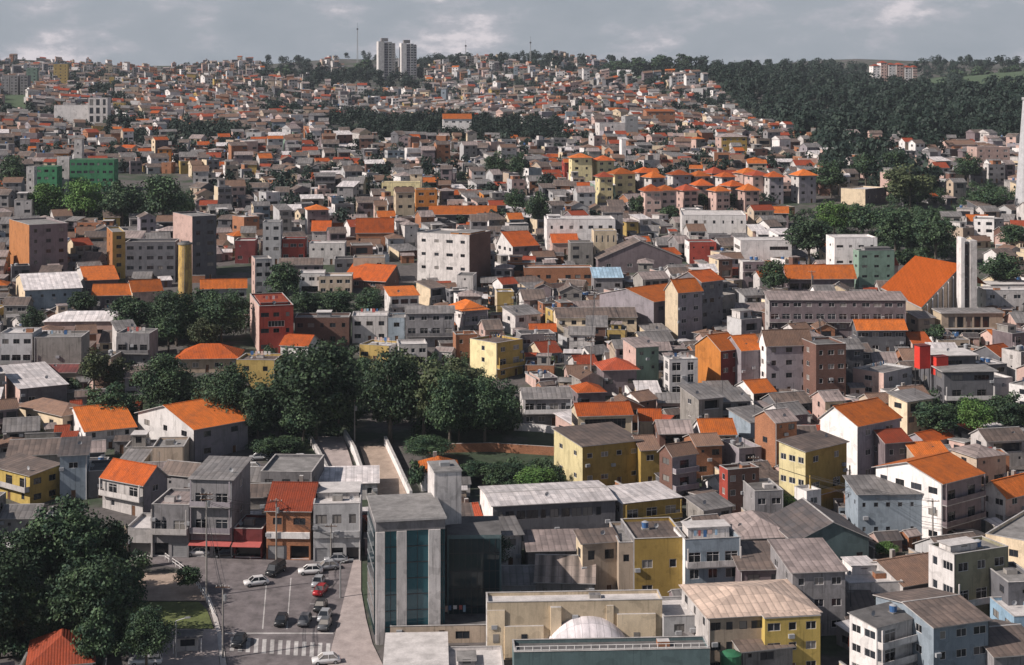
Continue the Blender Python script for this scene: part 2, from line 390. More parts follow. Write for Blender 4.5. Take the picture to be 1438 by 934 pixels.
# every building: returns a description {W,D,H,loc,rz,parts:[(name,MB)],wins:[...]}
def gen(xc, yb, yt, wf, a=10, ws=None, W=None, D=None, H=None, wall='grey', side=None, roof=('flat','slab'), n=None, cols=None, wk='w', ww=1.5, wh=1.3,
        bal=(), balmat=None, tank=0, door=True, shop=False, over=.45, awn=None, rnd=None, win=None, noauto='', panels=(), sign=None, ver=(), extras=True, parapet=.5, rooms=None, antenna=0, fh=None):
    r = rnd or random.Random(int(xc*31+yb*17))
    if wk == 'w' and r.random() < .5: wk = 'k'
    X0, Y0, W, D, a, sg = solve(xc, yb, wf, ws, a, W, D)
    s = s_of(yb); H = H or (yb-yt)/s
    ca, sa = cos(a), sin(a)
    lx, ly = (-W/2 if sg > 0 else W/2), -D/2
    cx, cy = X0-(lx*ca-ly*sa), Y0-(lx*sa+ly*ca)
    g = dict(W=W, D=D, H=H, loc=(cx, cy, gz(Y0)), rz=a, parts=[], wins=[], sg=sg)
    n = n or max(1, int(round(H/3.0))); fh = fh or (H-(parapet if roof[0] == 'flat' else 0))/n
    z0 = -2.5
    faces = {'f': ((-W/2,-D/2),(1,0),(0,-1),W,0), 'r': ((W/2,-D/2),(0,1),(1,0),D,pi/2), 'b': ((W/2,D/2),(-1,0),(0,1),W,pi), 'l': ((-W/2,D/2),(0,-1),(-1,0),D,-pi/2)}
    rects = {k: [] for k in faces}
    def put(fk, u, z, w, h, kind):
        L = faces[fk][3]; w = min(w, L-.4)
        if w < .35 or u-w/2 < .08 or u+w/2 > L-.08: return
        w = max(.4, round(w*5)/5); h = max(.4, round(h*5)/5)
        if z-h/2 < .02: z = h/2+.02
        if z+h/2 > H-.1: return
        q = (u-w/2, u+w/2, z-h/2, z+h/2, 1.1 if kind == 'hole' else .14)
        if any(q[0] < t[1]+.05 and q[1] > t[0]-.05 and q[2] < t[3]+.05 and q[3] > t[2]-.05 for t in rects[fk]): return
        rects[fk].append(q); p, d, nn, _, rz = faces[fk]
        g['wins'].append((p[0]+d[0]*u-nn[0]*.11, p[1]+d[1]*u-nn[1]*.11, z, w, h, kind, rz))
    if win:
        for (fk, u, z, w, h, kind) in win: put(fk, u*faces[fk][3] if u <= 1 else u, z, w, h, kind)
    for i in ver: put('f', W*.5+r.uniform(-.1,.1)*W, i*fh+1.25, W*r.uniform(.5,.72), 1.9, 'hole')
    auto = [k for k in 'flr' if k not in noauto]
    if s < 2.6: auto = [k for k in auto if k != ('r' if sg > 0 else 'l')]
    for fk in auto:
        L = faces[fk][3]
        nc = (cols[0] if fk == 'f' else cols[1]) if cols else max(1, int(L/(2.7 if fk == 'f' else 4.2)))
        if nc == 0: continue
        vw = [r.choice([.72, 1, 1, 1.2, 1.45]) for _ in range(nc)]
        for i in range(n):
            zc = i*fh+fh*.55
            for j in range(nc):
                u = L*(j+.5)/nc
                if fk == 'f' and i in bal: put(fk, u, i*fh+1.15, min(2.2, L/nc-.5), 2.1, wk); continue
                if fk == 'f' and i == 0 and shop: put(fk, u, 1.35, L/nc-.5, 2.5, 'shutter' if r.random() < .45 else 'hole'); continue
                if fk == 'f' and i == 0 and door and j == nc//2: put(fk, u, 1.05, 1.0, 2.1, 'door'); continue
                if not cols and r.random() < (.12 if fk == 'f' else .4): continue
                sm = r.random() < .2 and not cols
                put(fk, u, zc+(.3 if sm else 0), .6 if sm else ww*vw[j], .6 if sm else wh, wk)
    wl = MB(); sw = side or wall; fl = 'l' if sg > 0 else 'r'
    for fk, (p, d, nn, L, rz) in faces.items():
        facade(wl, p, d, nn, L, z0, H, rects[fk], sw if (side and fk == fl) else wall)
    kind, rm = roof[0], roof[1]; rf = MB(); rt = rm+'_t'; o = over
    x0, x1, y0, y1 = -W/2, W/2, -D/2, D/2
    if kind == 'flat':
        t = .18; zt = H-parapet
        rf.q([(x0+t,y0+t,zt),(x1-t,y0+t,zt),(x1-t,y1-t,zt),(x0+t,y1-t,zt)], rt)
        for p, q in (((x0+t,y0+t),(x0+t,y1-t)),((x0+t,y1-t),(x1-t,y1-t)),((x1-t,y1-t),(x1-t,y0+t)),((x1-t,y0+t),(x0+t,y0+t))):
            wl.q([(*p,zt),(*q,zt),(*q,H),(*p,H)], wall)
        e = .05; c0, c1 = H, H+.07
        rf.box(x0-e, x1+e, y0-e, y0+t+.04, c0, c1, 'coping'); rf.box(x0-e, x1+e, y1-t-.04, y1+e, c0, c1, 'coping')
        rf.box(x0-e, x0+t+.04, y0+t+.04, y1-t-.04, c0, c1, 'coping'); rf.box(x1-t-.04, x1+e, y0+t+.04, y1-t-.04, c0, c1, 'coping')
        top = zt
    elif kind == 'slab':
        rf.box(x0-o, x1+o, y0-o, y1+o, H, H+.22, 'coping', rt); top = H+.22
    elif kind == 'shed':
        rh = roof[2] if len(roof) > 2 else D*.18; th = .1; sl = rh/D
        if rh >= 0: yA, yB, zA, zB = y0, y1, H, H+rh
        else: yA, yB, zA, zB = y0, y1, H, H+rh
        zf = lambda y: zA+(y-yA)*sl
        P = [(y0-o, zf(y0-o)), (y1+o, zf(y1+o)), (y1+o, zf(y1+o)+th), (y0-o, zf(y0-o)+th)]
        rf.prism(P, 'x', x0-o, x1+o, 'coping', ['coping', 'coping', rt, 'coping'])
        if rh > 0:
            for x in (x0, x1): wl.q([(x,y0,H),(x,y1,H),(x,y1,H+rh-.01)], sw if (side and (x == x0) == (sg > 0)) else wall)
            wl.q([(x0,y1,H),(x1,y1,H),(x1,y1,H+rh-.01),(x0,y1,H+rh-.01)], wall)
        top = H+max(0, rh)
    elif kind in ('gx', 'gy'):
        Wd, Ln = (D, W) if kind == 'gx' else (W, D)
        rh = roof[2] if len(roof) > 2 else Wd*.24
        off = roof[3]*Wd if len(roof) > 3 else 0               # ridge offset
        th = .14; a0, a1 = -Wd/2, Wd/2; s0 = rh/(off-a0); s1 = rh/(a1-off)
        P = [(a0-o, H-o*s0), (off, H+rh), (a1+o, H-o*s1), (a1+o, H-o*s1+th), (off, H+rh+th), (a0-o, H-o*s0+th)]
        rf.prism(P, 'x' if kind == 'gx' else 'y', -Ln/2-o*.7, Ln/2+o*.7, 'coping', ['coping', 'coping', 'coping', rt, rt, 'coping'])
        rc = rt if 'sheet' not in rm else 'coping'
        if kind == 'gx': rf.box(-Ln/2-o*.7, Ln/2+o*.7, off-.14, off+.14, H+rh+th-.03, H+rh+th+.07, rc)
        else: rf.box(off-.14, off+.14, -Ln/2-o*.7, Ln/2+o*.7, H+rh+th-.03, H+rh+th+.07, rc)
        for t in (-Ln/2, Ln/2):
            pts = [(a0, H), (a1, H), (off, H+rh)]
            pts = [(t, p[0], p[1]) for p in pts] if kind == 'gx' else [(p[0], t, p[1]) for p in pts]
            wl.q(pts, sw if (side and kind == 'gx' and (t < 0) == (sg > 0)) else wall)
        top = H+rh
    elif kind == 'hip':
        rh = roof[2] if len(roof) > 2 else min(W, D)*.22
        ex0, ex1, ey0, ey1 = x0-o, x1+o, y0-o, y1+o
        if W >= D: k = (ex1-ex0-(ey1-ey0)*.9)/2; r0, r1 = (-k, 0), (k, 0)
        else: k = (ey1-ey0-(ex1-ex0)*.9)/2; r0, r1 = (0, -k), (0, k)
        A, B, C, E = (ex0,ey0,H), (ex1,ey0,H), (ex1,ey1,H), (ex0,ey1,H); R0, R1 = (*r0, H+rh), (*r1, H+rh)
        up = lambda p: (p[0], p[1], p[2]+.1); A2, B2, C2, E2 = map(up, (A, B, C, E))
        if W >= D: rf.q([A2,B2,R1,R0], rt); rf.q([C2,E2,R0,R1], rt); rf.q([E2,A2,R0], rt); rf.q([B2,C2,R1], rt)
        else: rf.q([A2,B2,R0], rt); rf.q([B2,C2,R1,R0], rt); rf.q([C2,E2,R1], rt); rf.q([E2,A2,R0,R1], rt)
        for p, q in ((A,B),(B,C),(C,E),(E,A)): rf.q([p,q,up(q),up(p)], 'coping')
        rf.q([E,C,B,A], 'coping'); top = H+rh
    elif kind == 'pyr':
        rh = roof[2]; ex0, ex1, ey0, ey1 = x0-o, x1+o, y0-o, y1+o; T = (0, 0, H+rh)
        cs = [(ex0,ey0,H+.1),(ex1,ey0,H+.1),(ex1,ey1,H+.1),(ex0,ey1,H+.1)]
        for i in range(4): rf.q([cs[i], cs[(i+1) % 4], T], rt)
        rf.box(ex0, ex1, ey0, ey1, H, H+.098, 'coping'); top = H+rh
    elif kind == 'none': top = H
    g['parts'].append(('wall', wl))
    if rf.f: g['parts'].append(('roof', rf))
    for i, (u0, u1, hf) in enumerate(panels):
        b = MB(); b.box(x0+u0*W, x0+u1*W, y0-.25-.25*(i % 3), y0-.003, -1, H*hf-.3, wall, 'coping'); b.box((x0+(u0+u1)/2*W)-.45, (x0+(u0+u1)/2*W)+.45, y0-.30-.25*(i % 3), y0-.253-.25*(i % 3), H*.3, H*.3+1.3, 'glass'); g['parts'].append(('wall_panel', b))
    for i in bal:
        b = MB(); bm = balmat or wall; z = i*fh; dp = 1.15
        b.box(x0+.1, x1-.1, y0-dp, y0-.003, z-.16, z, 'coping'); b.box(x0+.1, x1-.1, y0-dp, y0-dp+.1, z+.003, z+.9, bm)
        b.box(x0+.1, x0+.2, y0-dp+.1, y0-.003, z+.003, z+.9, bm); b.box(x1-.2, x1-.1, y0-dp+.1, y0-.003, z+.003, z+.9, bm)
        if W > 6:
            for x in (x0+.15, x1-.35): b.box(x, x+.2, y0-dp+.11, y0-dp+.31, z+.9, z+fh-.17, bm)
        g['parts'].append(('balcony', b))
    if sign:
        b = MB(); b.box(x0+.1, x1-.1, y0-.35, y0-.003, fh-.55, fh+.55, sign); g['parts'].append(('sign_band', b))
    if extras and s > 4.6 and W > 4:
        for _ in range(r.choice([0,1,1,2])):
            b = MB(); u = r.choice([0.06,.5,.94])+r.uniform(-.03,.03); ux = x0+u*W; zz = r.uniform(.35,.8)*H
            b.box(ux-.45, ux+.45, y0-.42, y0-.004, zz-.3, zz+.3, 'tankgrey'); g['parts'].append(('air_conditioner', b))
        if r.random() < .6:
            b = MB(); xx = x1-.12 if r.random() < .5 else x0+.12; b.bar((xx, y0-.09, -1), (xx, y0-.09, H-.05), .06, r.choice(['tankgrey','frame_white','darksteel'])); g['parts'].append(('downpipe', b))
        if kind in ('gx','gy','hip') and 'sheet' not in rm and r.random() < .4:
            b = MB(); cx_, cy_ = r.uniform(-.25,.25)*W, D*.2; b.box(cx_-.35, cx_+.35, cy_-.35, cy_+.35, H, top+.7, 'concrete', 'coping'); g['parts'].append(('chimney', b))
        if r.random() < .5:
            b = MB(); ax, ay = r.uniform(-.4,.4)*W, r.uniform(-.35,.1)*D; zt = top if kind in ('flat','slab') else H+.1
            b.bar((ax, ay, zt-.2), (ax, ay, zt+.8), .035, 'steel'); n0 = len(b.v); k0 = 10
            for i in range(k0): b.v.append((ax+.42*cos(2*pi*i/k0), ay-.15, zt+.85+.42*sin(2*pi*i/k0)))
            b.v.append((ax, ay+.02, zt+.85))
            for i in range(k0): b.f.append((n0+i, n0+(i+1) % k0, n0+k0)); b.m.append('tankgrey')
            g['parts'].append(('satellite_dish', b))
        if kind == 'flat' and r.random() < .3:
            b = MB(); lx0 = -.3*W; ly = r.uniform(-.2,.2)*D; b.bar((lx0, ly, top), (lx0, ly, top+1.9), .04, 'darksteel'); b.bar((-lx0, ly, top), (-lx0, ly, top+1.9), .04, 'darksteel'); b.bar((lx0, ly, top+1.8), (-lx0, ly, top+1.8), .02, 'darksteel')
            x = lx0+.3
            while x < -lx0-.8:
                w0 = r.uniform(.4,.8); b.box(x, x+w0, ly-.02, ly+.02, top+1.8-r.uniform(.6,1.2), top+1.79, r.choice(['whitepaint','awning','tankblue','skyblue','pink','offwhite'])); x += w0+r.uniform(.1,.6)
            g['parts'].append(('clothes_line', b))
        if kind == 'flat' and r.random() < .6:
            b = MB(); cx_, cy_ = r.uniform(-.2,.3)*W, r.uniform(-.2,.2)*D; b.box(cx_-.9, cx_+.9, cy_-.7, cy_+.7, top-.05, top+r.uniform(.5,1.1), r.choice(['concrete','offwhite','brick']), r.choice(['slab_t','greysheet_t','palslab_t'])); g['parts'].append(('roof_hatch', b))
    if awn is not None:
        b = MB(); z = min(3.0, fh); b.prism([(y0-1.7, z-.5), (y0-.01, z), (y0-.01, z+.06), (y0-1.7, z-.44)], 'x', x0, x1, awn); g['parts'].append(('awning', b))
    for _ in range(tank):
        b = MB(); tx, ty = (r.uniform(-.28,.28)*W, r.uniform(-.1,.35)*D); tz = top if kind in ('flat','slab') else H+.2
        R0 = .62; b.cyl(tx, ty, tz+.3, tz+1.25, R0*.86, R0, 'tankblue' if r.random() < .55 else 'tankgrey', 12); b.cyl(tx, ty, tz+1.25, tz+1.45, R0, R0*.35, 'tankgrey', 12)
        b.box(tx-.6, tx+.6, ty-.6, ty+.6, tz-.3, tz+.3, 'concrete'); g['parts'].append(('water_tank', b))
    if rooms:
        for (u0, u1, v0, v1, hh, wm, rm2) in rooms:                       # set-back rooms on a flat roof
            b = MB(); b.box(x0+u0*W, x0+u1*W, y0+v0*D, y0+v1*D, top-.1, top+hh, wm); e = .25
            b.box(x0+u0*W-e, x0+u1*W+e, y0+v0*D-e, y0+v1*D+e, top+hh, top+hh+.14, 'coping', rm2+'_t')
            xm = x0+(u0+u1)/2*W; b.box(xm-.6, xm+.6, y0+v0*D-.02, y0+v0*D-.004, top+.9, top+hh-.4, 'glass'); g['parts'].append(('rooftop_room', b))
    if antenna:
        b = MB(); ax, ay = r.uniform(-.3,.3)*W, r.uniform(-.3,.3)*D; b.bar((ax, ay, H-.3), (ax, ay, top+2.6), .04, 'darksteel')
        for k in range(4): b.bar((ax-.5+.06*k, ay, top+1.6+.25*k), (ax+.5-.06*k, ay, top+1.6+.25*k), .025, 'steel')
        g['parts'].append(('antenna', b))
    g['s'] = s; g['top'] = top; return g

HOUSES = []      # everything placed: dict with screen box and footprint
def footprint(g, grow=0):
    W, D = g['W']/2+grow, g['D']/2+grow; c, s = cos(g['rz']), sin(g['rz']); cx, cy, _ = g['loc']
    return [(cx+x*c-y*s, cy+x*s+y*c) for x, y in ((-W,-D),(W,-D),(W,D),(-W,D))]
def sbox(g):
    z0 = g['loc'][2]; pts = []
    for (X, Y) in footprint(g): pts += [proj(X, Y, z0), proj(X, Y, z0+g['H'])]
    cx, cy, _ = g['loc']; pts.append(proj(cx, cy, z0+g['top']))
    xs = [p[0] for p in pts]; ys = [p[1] for p in pts]; return (min(xs), min(ys), max(xs), max(ys))
def sep(A, B):                                                          # convex polygons apart?
    for P in (A, B):
        for i in range(len(P)):
            (x0, y0), (x1, y1) = P[i], P[(i+1) % len(P)]; nx, ny = y1-y0, x0-x1
            a = [nx*x+ny*y for x, y in A]; b = [nx*x+ny*y for x, y in B]
            if max(a) <= min(b) or max(b) <= min(a): return True
    return False
def realize(g, name, label, cat, group=None):
    root = empty(name, g['loc'], g['rz']); tag(root, label, cat, group)
    first = None
    for nm, mb in g['parts']:
        o = mb.build(nm, root, smooth=False)
    split = g['s'] > 6.3
    for (x, y, z, w, h, kind, rz) in g['wins']:
        nm = {'door': 'door', 'shutter': 'shutter_door'}.get(kind, 'window')
        me, fr = win_mesh(w, h, kind, split)
        o = link(nm, me, root, (x, y, z), rz)
        if fr: link('frame', fr, o)
    g['root'] = root; return root
def merge(g, big):
    cx, cy, cz = g['loc']; c, s = cos(g['rz']), sin(g['rz'])
    M = lambda p: (cx+p[0]*c-p[1]*s, cy+p[0]*s+p[1]*c, cz+p[2])
    for nm, mb in g['parts']: big.add(mb, M)
    q = MB()
    for (x, y, z, w, h, kind, rz) in g['wins']:
        a, b = cos(rz)*w/2, sin(rz)*w/2; mat = {'door': 'wood', 'shutter': 'shutter'}.get(kind, 'glass')
        q.q([(x-a,y-b,z-h/2),(x+a,y+b,z-h/2),(x+a,y+b,z+h/2),(x-a,y-b,z+h/2)], mat)
    big.add(q, M)
MARKS = []      # named places used in descriptions
def reg(g, name, mark=None):
    g['sb'] = sbox(g); g['fp'] = footprint(g, .15); HOUSES.append(g)
    if mark: MARKS.append((mark, (g['sb'][0]+g['sb'][2])/2, (g['sb'][1]+g['sb'][3])/2))
def B(label, xc, yb, yt, wf, name='house', cat='house', mark=None, group=None, **k):
    g = gen(xc, yb, yt, wf, **k); reg(g, name, mark)
    return realize(g, name, label, cat, group), g
# ------------------------------------------------------------------ the houses one can tell apart
FL = lambda c='slab': ('flat', c)
# --- bottom right quarter
B('cream and yellow building with a broad pale hipped roof above the street corner', 995,952,868,155, a=9, D=15, wall='beige', roof=('hip','beigesheet',1.9), n=3, cols=(8,3), mark='cream and yellow hipped building', side='offwhite', ww=1.3, bal=(), name='building', cat='building')
B('bright yellow block joined to the hipped building, three windows wide', 1074,953,869,78, a=9, D=9, wall='yellow', roof=('slab','beigesheet'), n=3, cols=(3,2), ww=1.6, wh=1.3, over=.1)
B('low house with pale fibre sheet roof in front of the hipped building', 962,930,905,52, a=12, D=9, wall='beige', roof=('gx','beigesheet',1.0), n=1)
B('low house with broken brown sheet roof below the bright yellow block', 1041,960,915,72, a=16, D=12, wall='concrete', roof=('gx','brownsheet',1.4), n=2)
B('white corner building with dark sheet roof and a plain sunlit gable wall', 1231,965,882,76, ws=38, a=33, wall='offwhite', side='white', roof=('shed','darkslab',.6), n=3, cols=(2,2), bal=(1,2), ww=1.5, mark='white corner building', tank=1, over=.25)
B('blue grey corner building with a faded mural and brown sheet roof', 1311,968,881,78, a=20, D=15, wall='bluegrey', roof=('gx','brownsheet',1.2), n=3, cols=(3,2), mark='blue grey mural building')
B('low house with brown sheet roof at the edge beside the blue mural building', 1396,965,922,70, a=12, D=14, wall='grey', roof=('gx','brownsheet',1.6), n=1)
B('small light blue house tucked behind the brown sheet roof at the edge', 1424,925,866,40, a=6, D=9, wall='skyblue', roof=FL('palslab'), n=2)
B('dark blue grey house beside the olive three-storey building', 1416,900,818,45, a=6, D=10, wall='darkgrey', roof=FL('slab'), n=3)
B('olive three-storey building with balcony bands and a white blank wall', 1340,884,779,76, ws=36, a=24, wall='olive', side='white', roof=FL('slab'), n=3, cols=(3,2), ww=1.7, wh=1.4, bal=(1,), balmat='offwhite', tank=1, mark='olive balcony building', rooms=[(.1,.6,.35,.8,1.1,'offwhite','palslab')])
B('long cream building with a row of small windows along its sunny wall', 1452,838,762,60, ws=68, a=52, wall='cream', side='cream', roof=FL('slab'), n=2, cols=(2,6), mark='long cream building')
B('low house with brown tiled gable and pink grey front', 1268,856,823,72, a=25, D=13, wall='mauve', side='offwhite', roof=('gx','brown',2.2), n=1, cols=(3,1), ww=1.7, mark='brown gabled house')
B('white single-storey house with wide dark windows and grey slab roof', 1192,858,820,76, a=8, D=12, wall='offwhite', roof=FL('palslab'), n=1, cols=(2,1), ww=3.0, wh=1.4, rooms=[(.3,.75,.5,.9,1.4,'white','whitesheet')])
B('tall grey house with pinkish sheet roof and scuffed front', 1113,895,804,74, a=6, D=13, wall='grey', roof=('shed','pinksheet',1.2), n=3, cols=(3,2), mark='tall grey scuffed house')
B('brown fronted house with dark window band and low sheet roof', 1040,862,800,73, a=4, D=10, wall='mauve', roof=('shed','brownsheet',1.4), n=2, cols=(2,1), ww=2.8, wh=1.5)
B('dark teal hall with wide gable front', 1118,815,760,102, a=9, D=15, wall='teal', roof=('gy','darksheet',3.0), n=1, cols=(4,2), ww=1.3, mark='dark teal hall', over=.6, side='grey')
B('low house with pinkish corrugated hip roof beside the dark teal hall', 1040,800,757,76, a=8, D=14, wall='grey', roof=('hip','pinksheet',2.3), n=1)
B('blue grey building with graffiti along its long front wall', 1205,762,694,118, a=3, D=9, wall='bluegrey', roof=('shed','greysheet',1.0), n=2, cols=(7,2), ww=.8, wh=.9, mark='graffiti wall building')
B('white house with long orange gable roof and shaded three-level porches', 1322,770,678,56, ws=92, a=38, wall='mauve', side='white', roof=('gx','orange',2.3), n=3, cols=(2,4), bal=(1,2), ww=1.6, mark='porch house with orange roof', over=.7)  # mauve front: porch shade painted into the white house's wall
B('orange roofed house with white gable wall at the right edge', 1412,742,697,52, ws=36, a=36, wall='pink', side='white', roof=('gx','orange',2.2), n=2, cols=(2,2), over=.7)
B('small house with orange roof lying between two darker houses', 1286,690,642,48, a=14, D=9, wall='beige', roof=('gx','orange',1.8), n=1, cols=(5,1), ww=.5)
B('narrow house with dark rust roof under the white gable house', 1243,684,622,36, a=18, D=8, wall='mauve', roof=('gx','rust',1.6), n=2)
B('tall white gable house with bright orange roof turned side on', 1204,682,598,60, ws=52, a=38, wall='lilac', side='white', roof=('gx','orange',2.9,.12), n=3, cols=(2,2), mark='tall white gable house', over=.5, noauto='l')  # front in lilac: shade on the white walls put into their colour
B('mustard three-storey house with pale yellow sunlit side and dark roof', 1131,728,634,58, ws=37, a=40, wall='mustard', side='paleyellow', roof=('shed','brownsheet',.9), n=3, cols=(2,3), ww=1.4, bal=(1,), balmat='mustard', mark='three-storey mustard house')  # flank paler than the mustard front, sunlight put into its colour
B('small white annex against the foot of the mustard three-storey house', 1133,740,690,20, a=25, D=4, wall='white', roof=FL('palslab'), n=2, noauto='lr')
B('grey house with open balconies and white frame beside brown gables', 944,712,640,34, ws=18, a=30, wall='lilac', side='darkbrick', roof=('gx','brown',1.6), n=3, cols=(1,1), bal=(1,2), ww=1.8, mark='narrow balcony house')
B('dark brick house with one red side wall', 1022,724,660,44, ws=12, a=18, wall='darkbrick', side='red', roof=FL('slab'), n=3, cols=(3,1), ww=.8, mark='dark house with red side')
B('orange brick house front behind the narrow balcony house', 978,672,626,36, a=12, D=8, wall='brick', roof=('gx','brown',1.4), n=2)
B('pale house with low grey terrace roof between mustard and dark brick houses', 1060,742,690,40, a=8, D=9, wall='grey', roof=FL('darkslab'), n=2)
# --- bottom centre
g0 = B('big yellow house with pale sunlit gable wall and a brown verandah roof', 818,690,627,82, ws=40, a=24, wall='mustard', side='paleyellow', roof=('shed','brownsheet',.9), n=2, cols=(4,2), ww=1.1, wh=1.0, mark='big yellow house')  # gable wall colour lightened to carry the sunlight on it
B('mustard annex with brown gable attached to the big yellow house', 900,684,632,26, a=14, D=9, wall='mustard', roof=('gx','brown',1.8), n=2, cols=(1,1))
B('house with orange and white striped roof above a dark glazed gallery', 812,640,584,76, a=8, D=8, wall='cream', roof=('gx','deeporange',1.8), n=2, cols=(1,1), ww=9, wh=2.2, wk='d', mark='striped roof house')
B('white flat-roofed shop with mustard balcony front', 875,760,707,80, ws=32, a=22, wall='mustard', side='white', roof=('shed','whitesheet',.5), n=2, cols=(3,2), bal=(1,), balmat='mustard', mark='mustard balcony shop')
B('long white metal-roofed hall with dark glazed front', 692,775,711,172, D=13.5, a=11, wall='darkgrey', side='white', roof=('gx','whitesheet',.5), n=2, cols=(11,2), ww=1.5, wh=1.6, wk='d', noauto='l', name='hall', cat='building', mark='white metal-roofed hall')
B('mustard two-storey house with grey roof ledge and diagonal shadow', 891,848,757,72, a=7, D=12, wall='mustard', side='grey', roof=FL('brownsheet'), n=2, cols=(2,2), ww=1.8, wh=1.4, mark='two-storey mustard house', tank=1, fh=4.2)
B('white three-storey terrace house with blue grey balcony front', 962,850,758,78, ws=16, a=9, wall='bluegrey', side='white', roof=FL('palslab'), n=3, cols=(3,1), ww=1.7, wh=1.5, bal=(2,), balmat='offwhite', mark='white terrace house', parapet=1.1, rooms=[(.15,.9,.45,.95,2.0,'offwhite','palslab')])
B('beige narrow house with white corner strip and recessed dark front', 818,842,763,50, ws=9, a=14, wall='beige', side='cream', roof=('shed','brownsheet',.9), n=2, cols=(2,1), ww=1.7, wh=1.7, mark='beige recessed house')
B('slim brown grey house squeezed beside the two-storey mustard house', 869,845,762,21, a=4, D=12, wall='beige', roof=FL('slab'), n=2, cols=(1,1))
B('low shed with striped brown and grey corrugated roof', 752,850,816,82, a=-4, D=11, wall='concrete', roof=('gx','stripesheet',2.6), n=1, mark='striped corrugated shed')
B('low shed with pale grey sheet roof beside the striped shed', 682,850,822,70, a=3, D=10, wall='palegrey', roof=('gx','greysheet',1.5), n=1)
B('low house with brown sheet terrace roof behind the striped shed', 742,808,774,76, a=4, D=9, wall='grey', roof=('shed','pinksheet',.9), n=1)
B('wide sand coloured building with white parapet and recessed wall panels', 684,926,846,246, a=3, D=4.6, wall='cream', side='white', roof=FL('palslab'), n=2, cols=(0,1), name='building', cat='building', mark='sand coloured wide building', panels=((.0,.1,.9),(.1,.32,.62),(.36,.42,.95),(.68,.72,.95),(.74,.96,.8)))
B('low grey and white flat house beside the sand coloured building', 932,925,866,44, a=6, D=9, wall='palegrey', roof=FL('palslab'), n=2)
TEALB = B('low teal fronted building with long railing roof at the bottom edge', 722,985,916,275, a=3, D=5, wall='teal', roof=FL('darkslab'), n=1, cols=(9,1), ww=2.6, wh=1.7, wk='t', name='building', cat='building')
B('low building with plain pale grey roof at the bottom edge', 542,965,936,84, a=3, D=13, wall='palegrey', roof=('slab','palslab'), n=1)
B('low building with white roof boxes beside the pale grey roof', 628,968,940,80, a=3, D=9, wall='offwhite', roof=('flat','palslab'), n=1, rooms=[(.2,.5,.3,.7,.7,'grey','slab')])
B('low terrace block with dark stained roof under the glass office', 548,905,880,145, a=3, D=8, wall='beige', roof=FL('darkslab'), n=1, mark='terrace under the glass office')
# --- bottom left
B('rust red hip-roofed house with grey gable at the bottom corner', 40,968,938,90, a=14, D=11, wall='palegrey', roof=('hip','rust',3.0), n=1)
B('low grey shop row with roller doors beside the square', 176,782,742,38, a=-4, D=10, wall='offwhite', roof=FL('palslab'), n=1, shop=True)
B('white shop with roller doors and pale terrace above', 213,782,708,52, a=-5, D=11, wall='grey', roof=FL('pinksheet'), n=2, shop=True, cols=(2,1), bal=(1,), balmat='offwhite', mark='white shop facing the square')
B('grey two-storey shop house with balconies and a red awning', 268,782,672,58, a=-6, D=12, wall='grey', roof=('shed','greysheet',1.0), n=3, cols=(2,1), shop=True, bal=(1,2), balmat='lilac', awn='awning', mark='grey shop house with red awning')
B('dark red bar front between the grey shop house and the orange shop', 328,784,742,40, a=-4, D=9, wall='darkred', roof=FL('darkslab'), n=1, shop=True, awn='awning')
B('orange brick shop with broken tiled roof and white sign band', 374,786,716,62, a=-3, D=13, wall='brick', roof=('gx','rust',3.2), n=2, shop=True, cols=(2,1), sign='white', mark='orange brick shop')
B('teal grey shop building with white roof slabs and tall shopfronts', 440,790,708,66, a=4, D=14, wall='palegrey', side='grey', roof=FL('palslab'), n=2, cols=(3,2), shop=True, ww=1.6, wh=1.6, sign='palegrey', mark='teal grey shop building', rooms=[(.05,.95,.4,.9,1.0,'offwhite','palslab')])
B('flat grey building with parked cars before it above the square', 366,716,662,72, a=-3, D=14, wall='grey', roof=FL('slab'), n=2, shop=True)
B('white shed roof behind the teal grey shop building', 440,704,680,90, a=5, D=10, wall='offwhite', roof=('shed','whitesheet',.8), n=1)
B('grey house with orange roof and white porch above the tree', 202,728,679,58, ws=33, a=-32, wall='offwhite', side='lilac', roof=('gx','deeporange',2.6), n=2, cols=(2,1), bal=(1,), balmat='offwhite', mark='grey house with orange roof', over=.6)
B('blue grey house wall with dark lean-to roof', 84,704,640,38, a=12, D=11, wall='bluegrey', roof=('shed','darksheet',1.0), n=2, cols=(1,1), mark='blue grey blank house')
B('low dark house beside the blue grey blank house', 124,700,662,34, a=12, D=9, wall='darkgrey', roof=FL('darkslab'), n=1)
B('yellow house with white balcony rails at the left edge', 42,712,668,58, ws=42, a=-38, wall='yellow', side='mustard', roof=('shed','brownsheet',.9), n=2, cols=(3,2), bal=(1,), balmat='offwhite', mark='yellow edge house')
B('low house with wide brown roofs behind the yellow edge house', 10,672,640,72, a=10, D=12, wall='concrete', roof=('gx','brownsheet',1.8), n=1)
B('beige blank walled building behind the orange porch house', 214,668,628,44, a=4, D=9, wall='beige', roof=FL('slab'), n=1, cols=(0,0))
B('grey house with brown sheet roof beside the beige blank wall', 272,700,668,44, a=-20, ws=18, wall='grey', roof=('gx','brownsheet',1.8), n=1)
B('white villa with bright orange roof and arched gable windows', 272,650,602,76, ws=78, a=44, wall='lilac', side='white', roof=('gx','orange',3.2), n=2, cols=(2,3), mark='white villa', over=.8)  # lilac front is the villa's white darkened by painted shade
B('white house with two orange roof planes beside the villa', 120,634,606,70, ws=30, a=26, wall='offwhite', side='white', roof=('gx','orange',2.8), n=2, cols=(3,2), mark='two-plane orange house', over=.6)
B('beige bungalow with weathered brown hip roof', 88,612,584,44, ws=62, a=50, wall='beige', side='cream', roof=('hip','brown',1.7), n=1, cols=(2,2), over=.8)
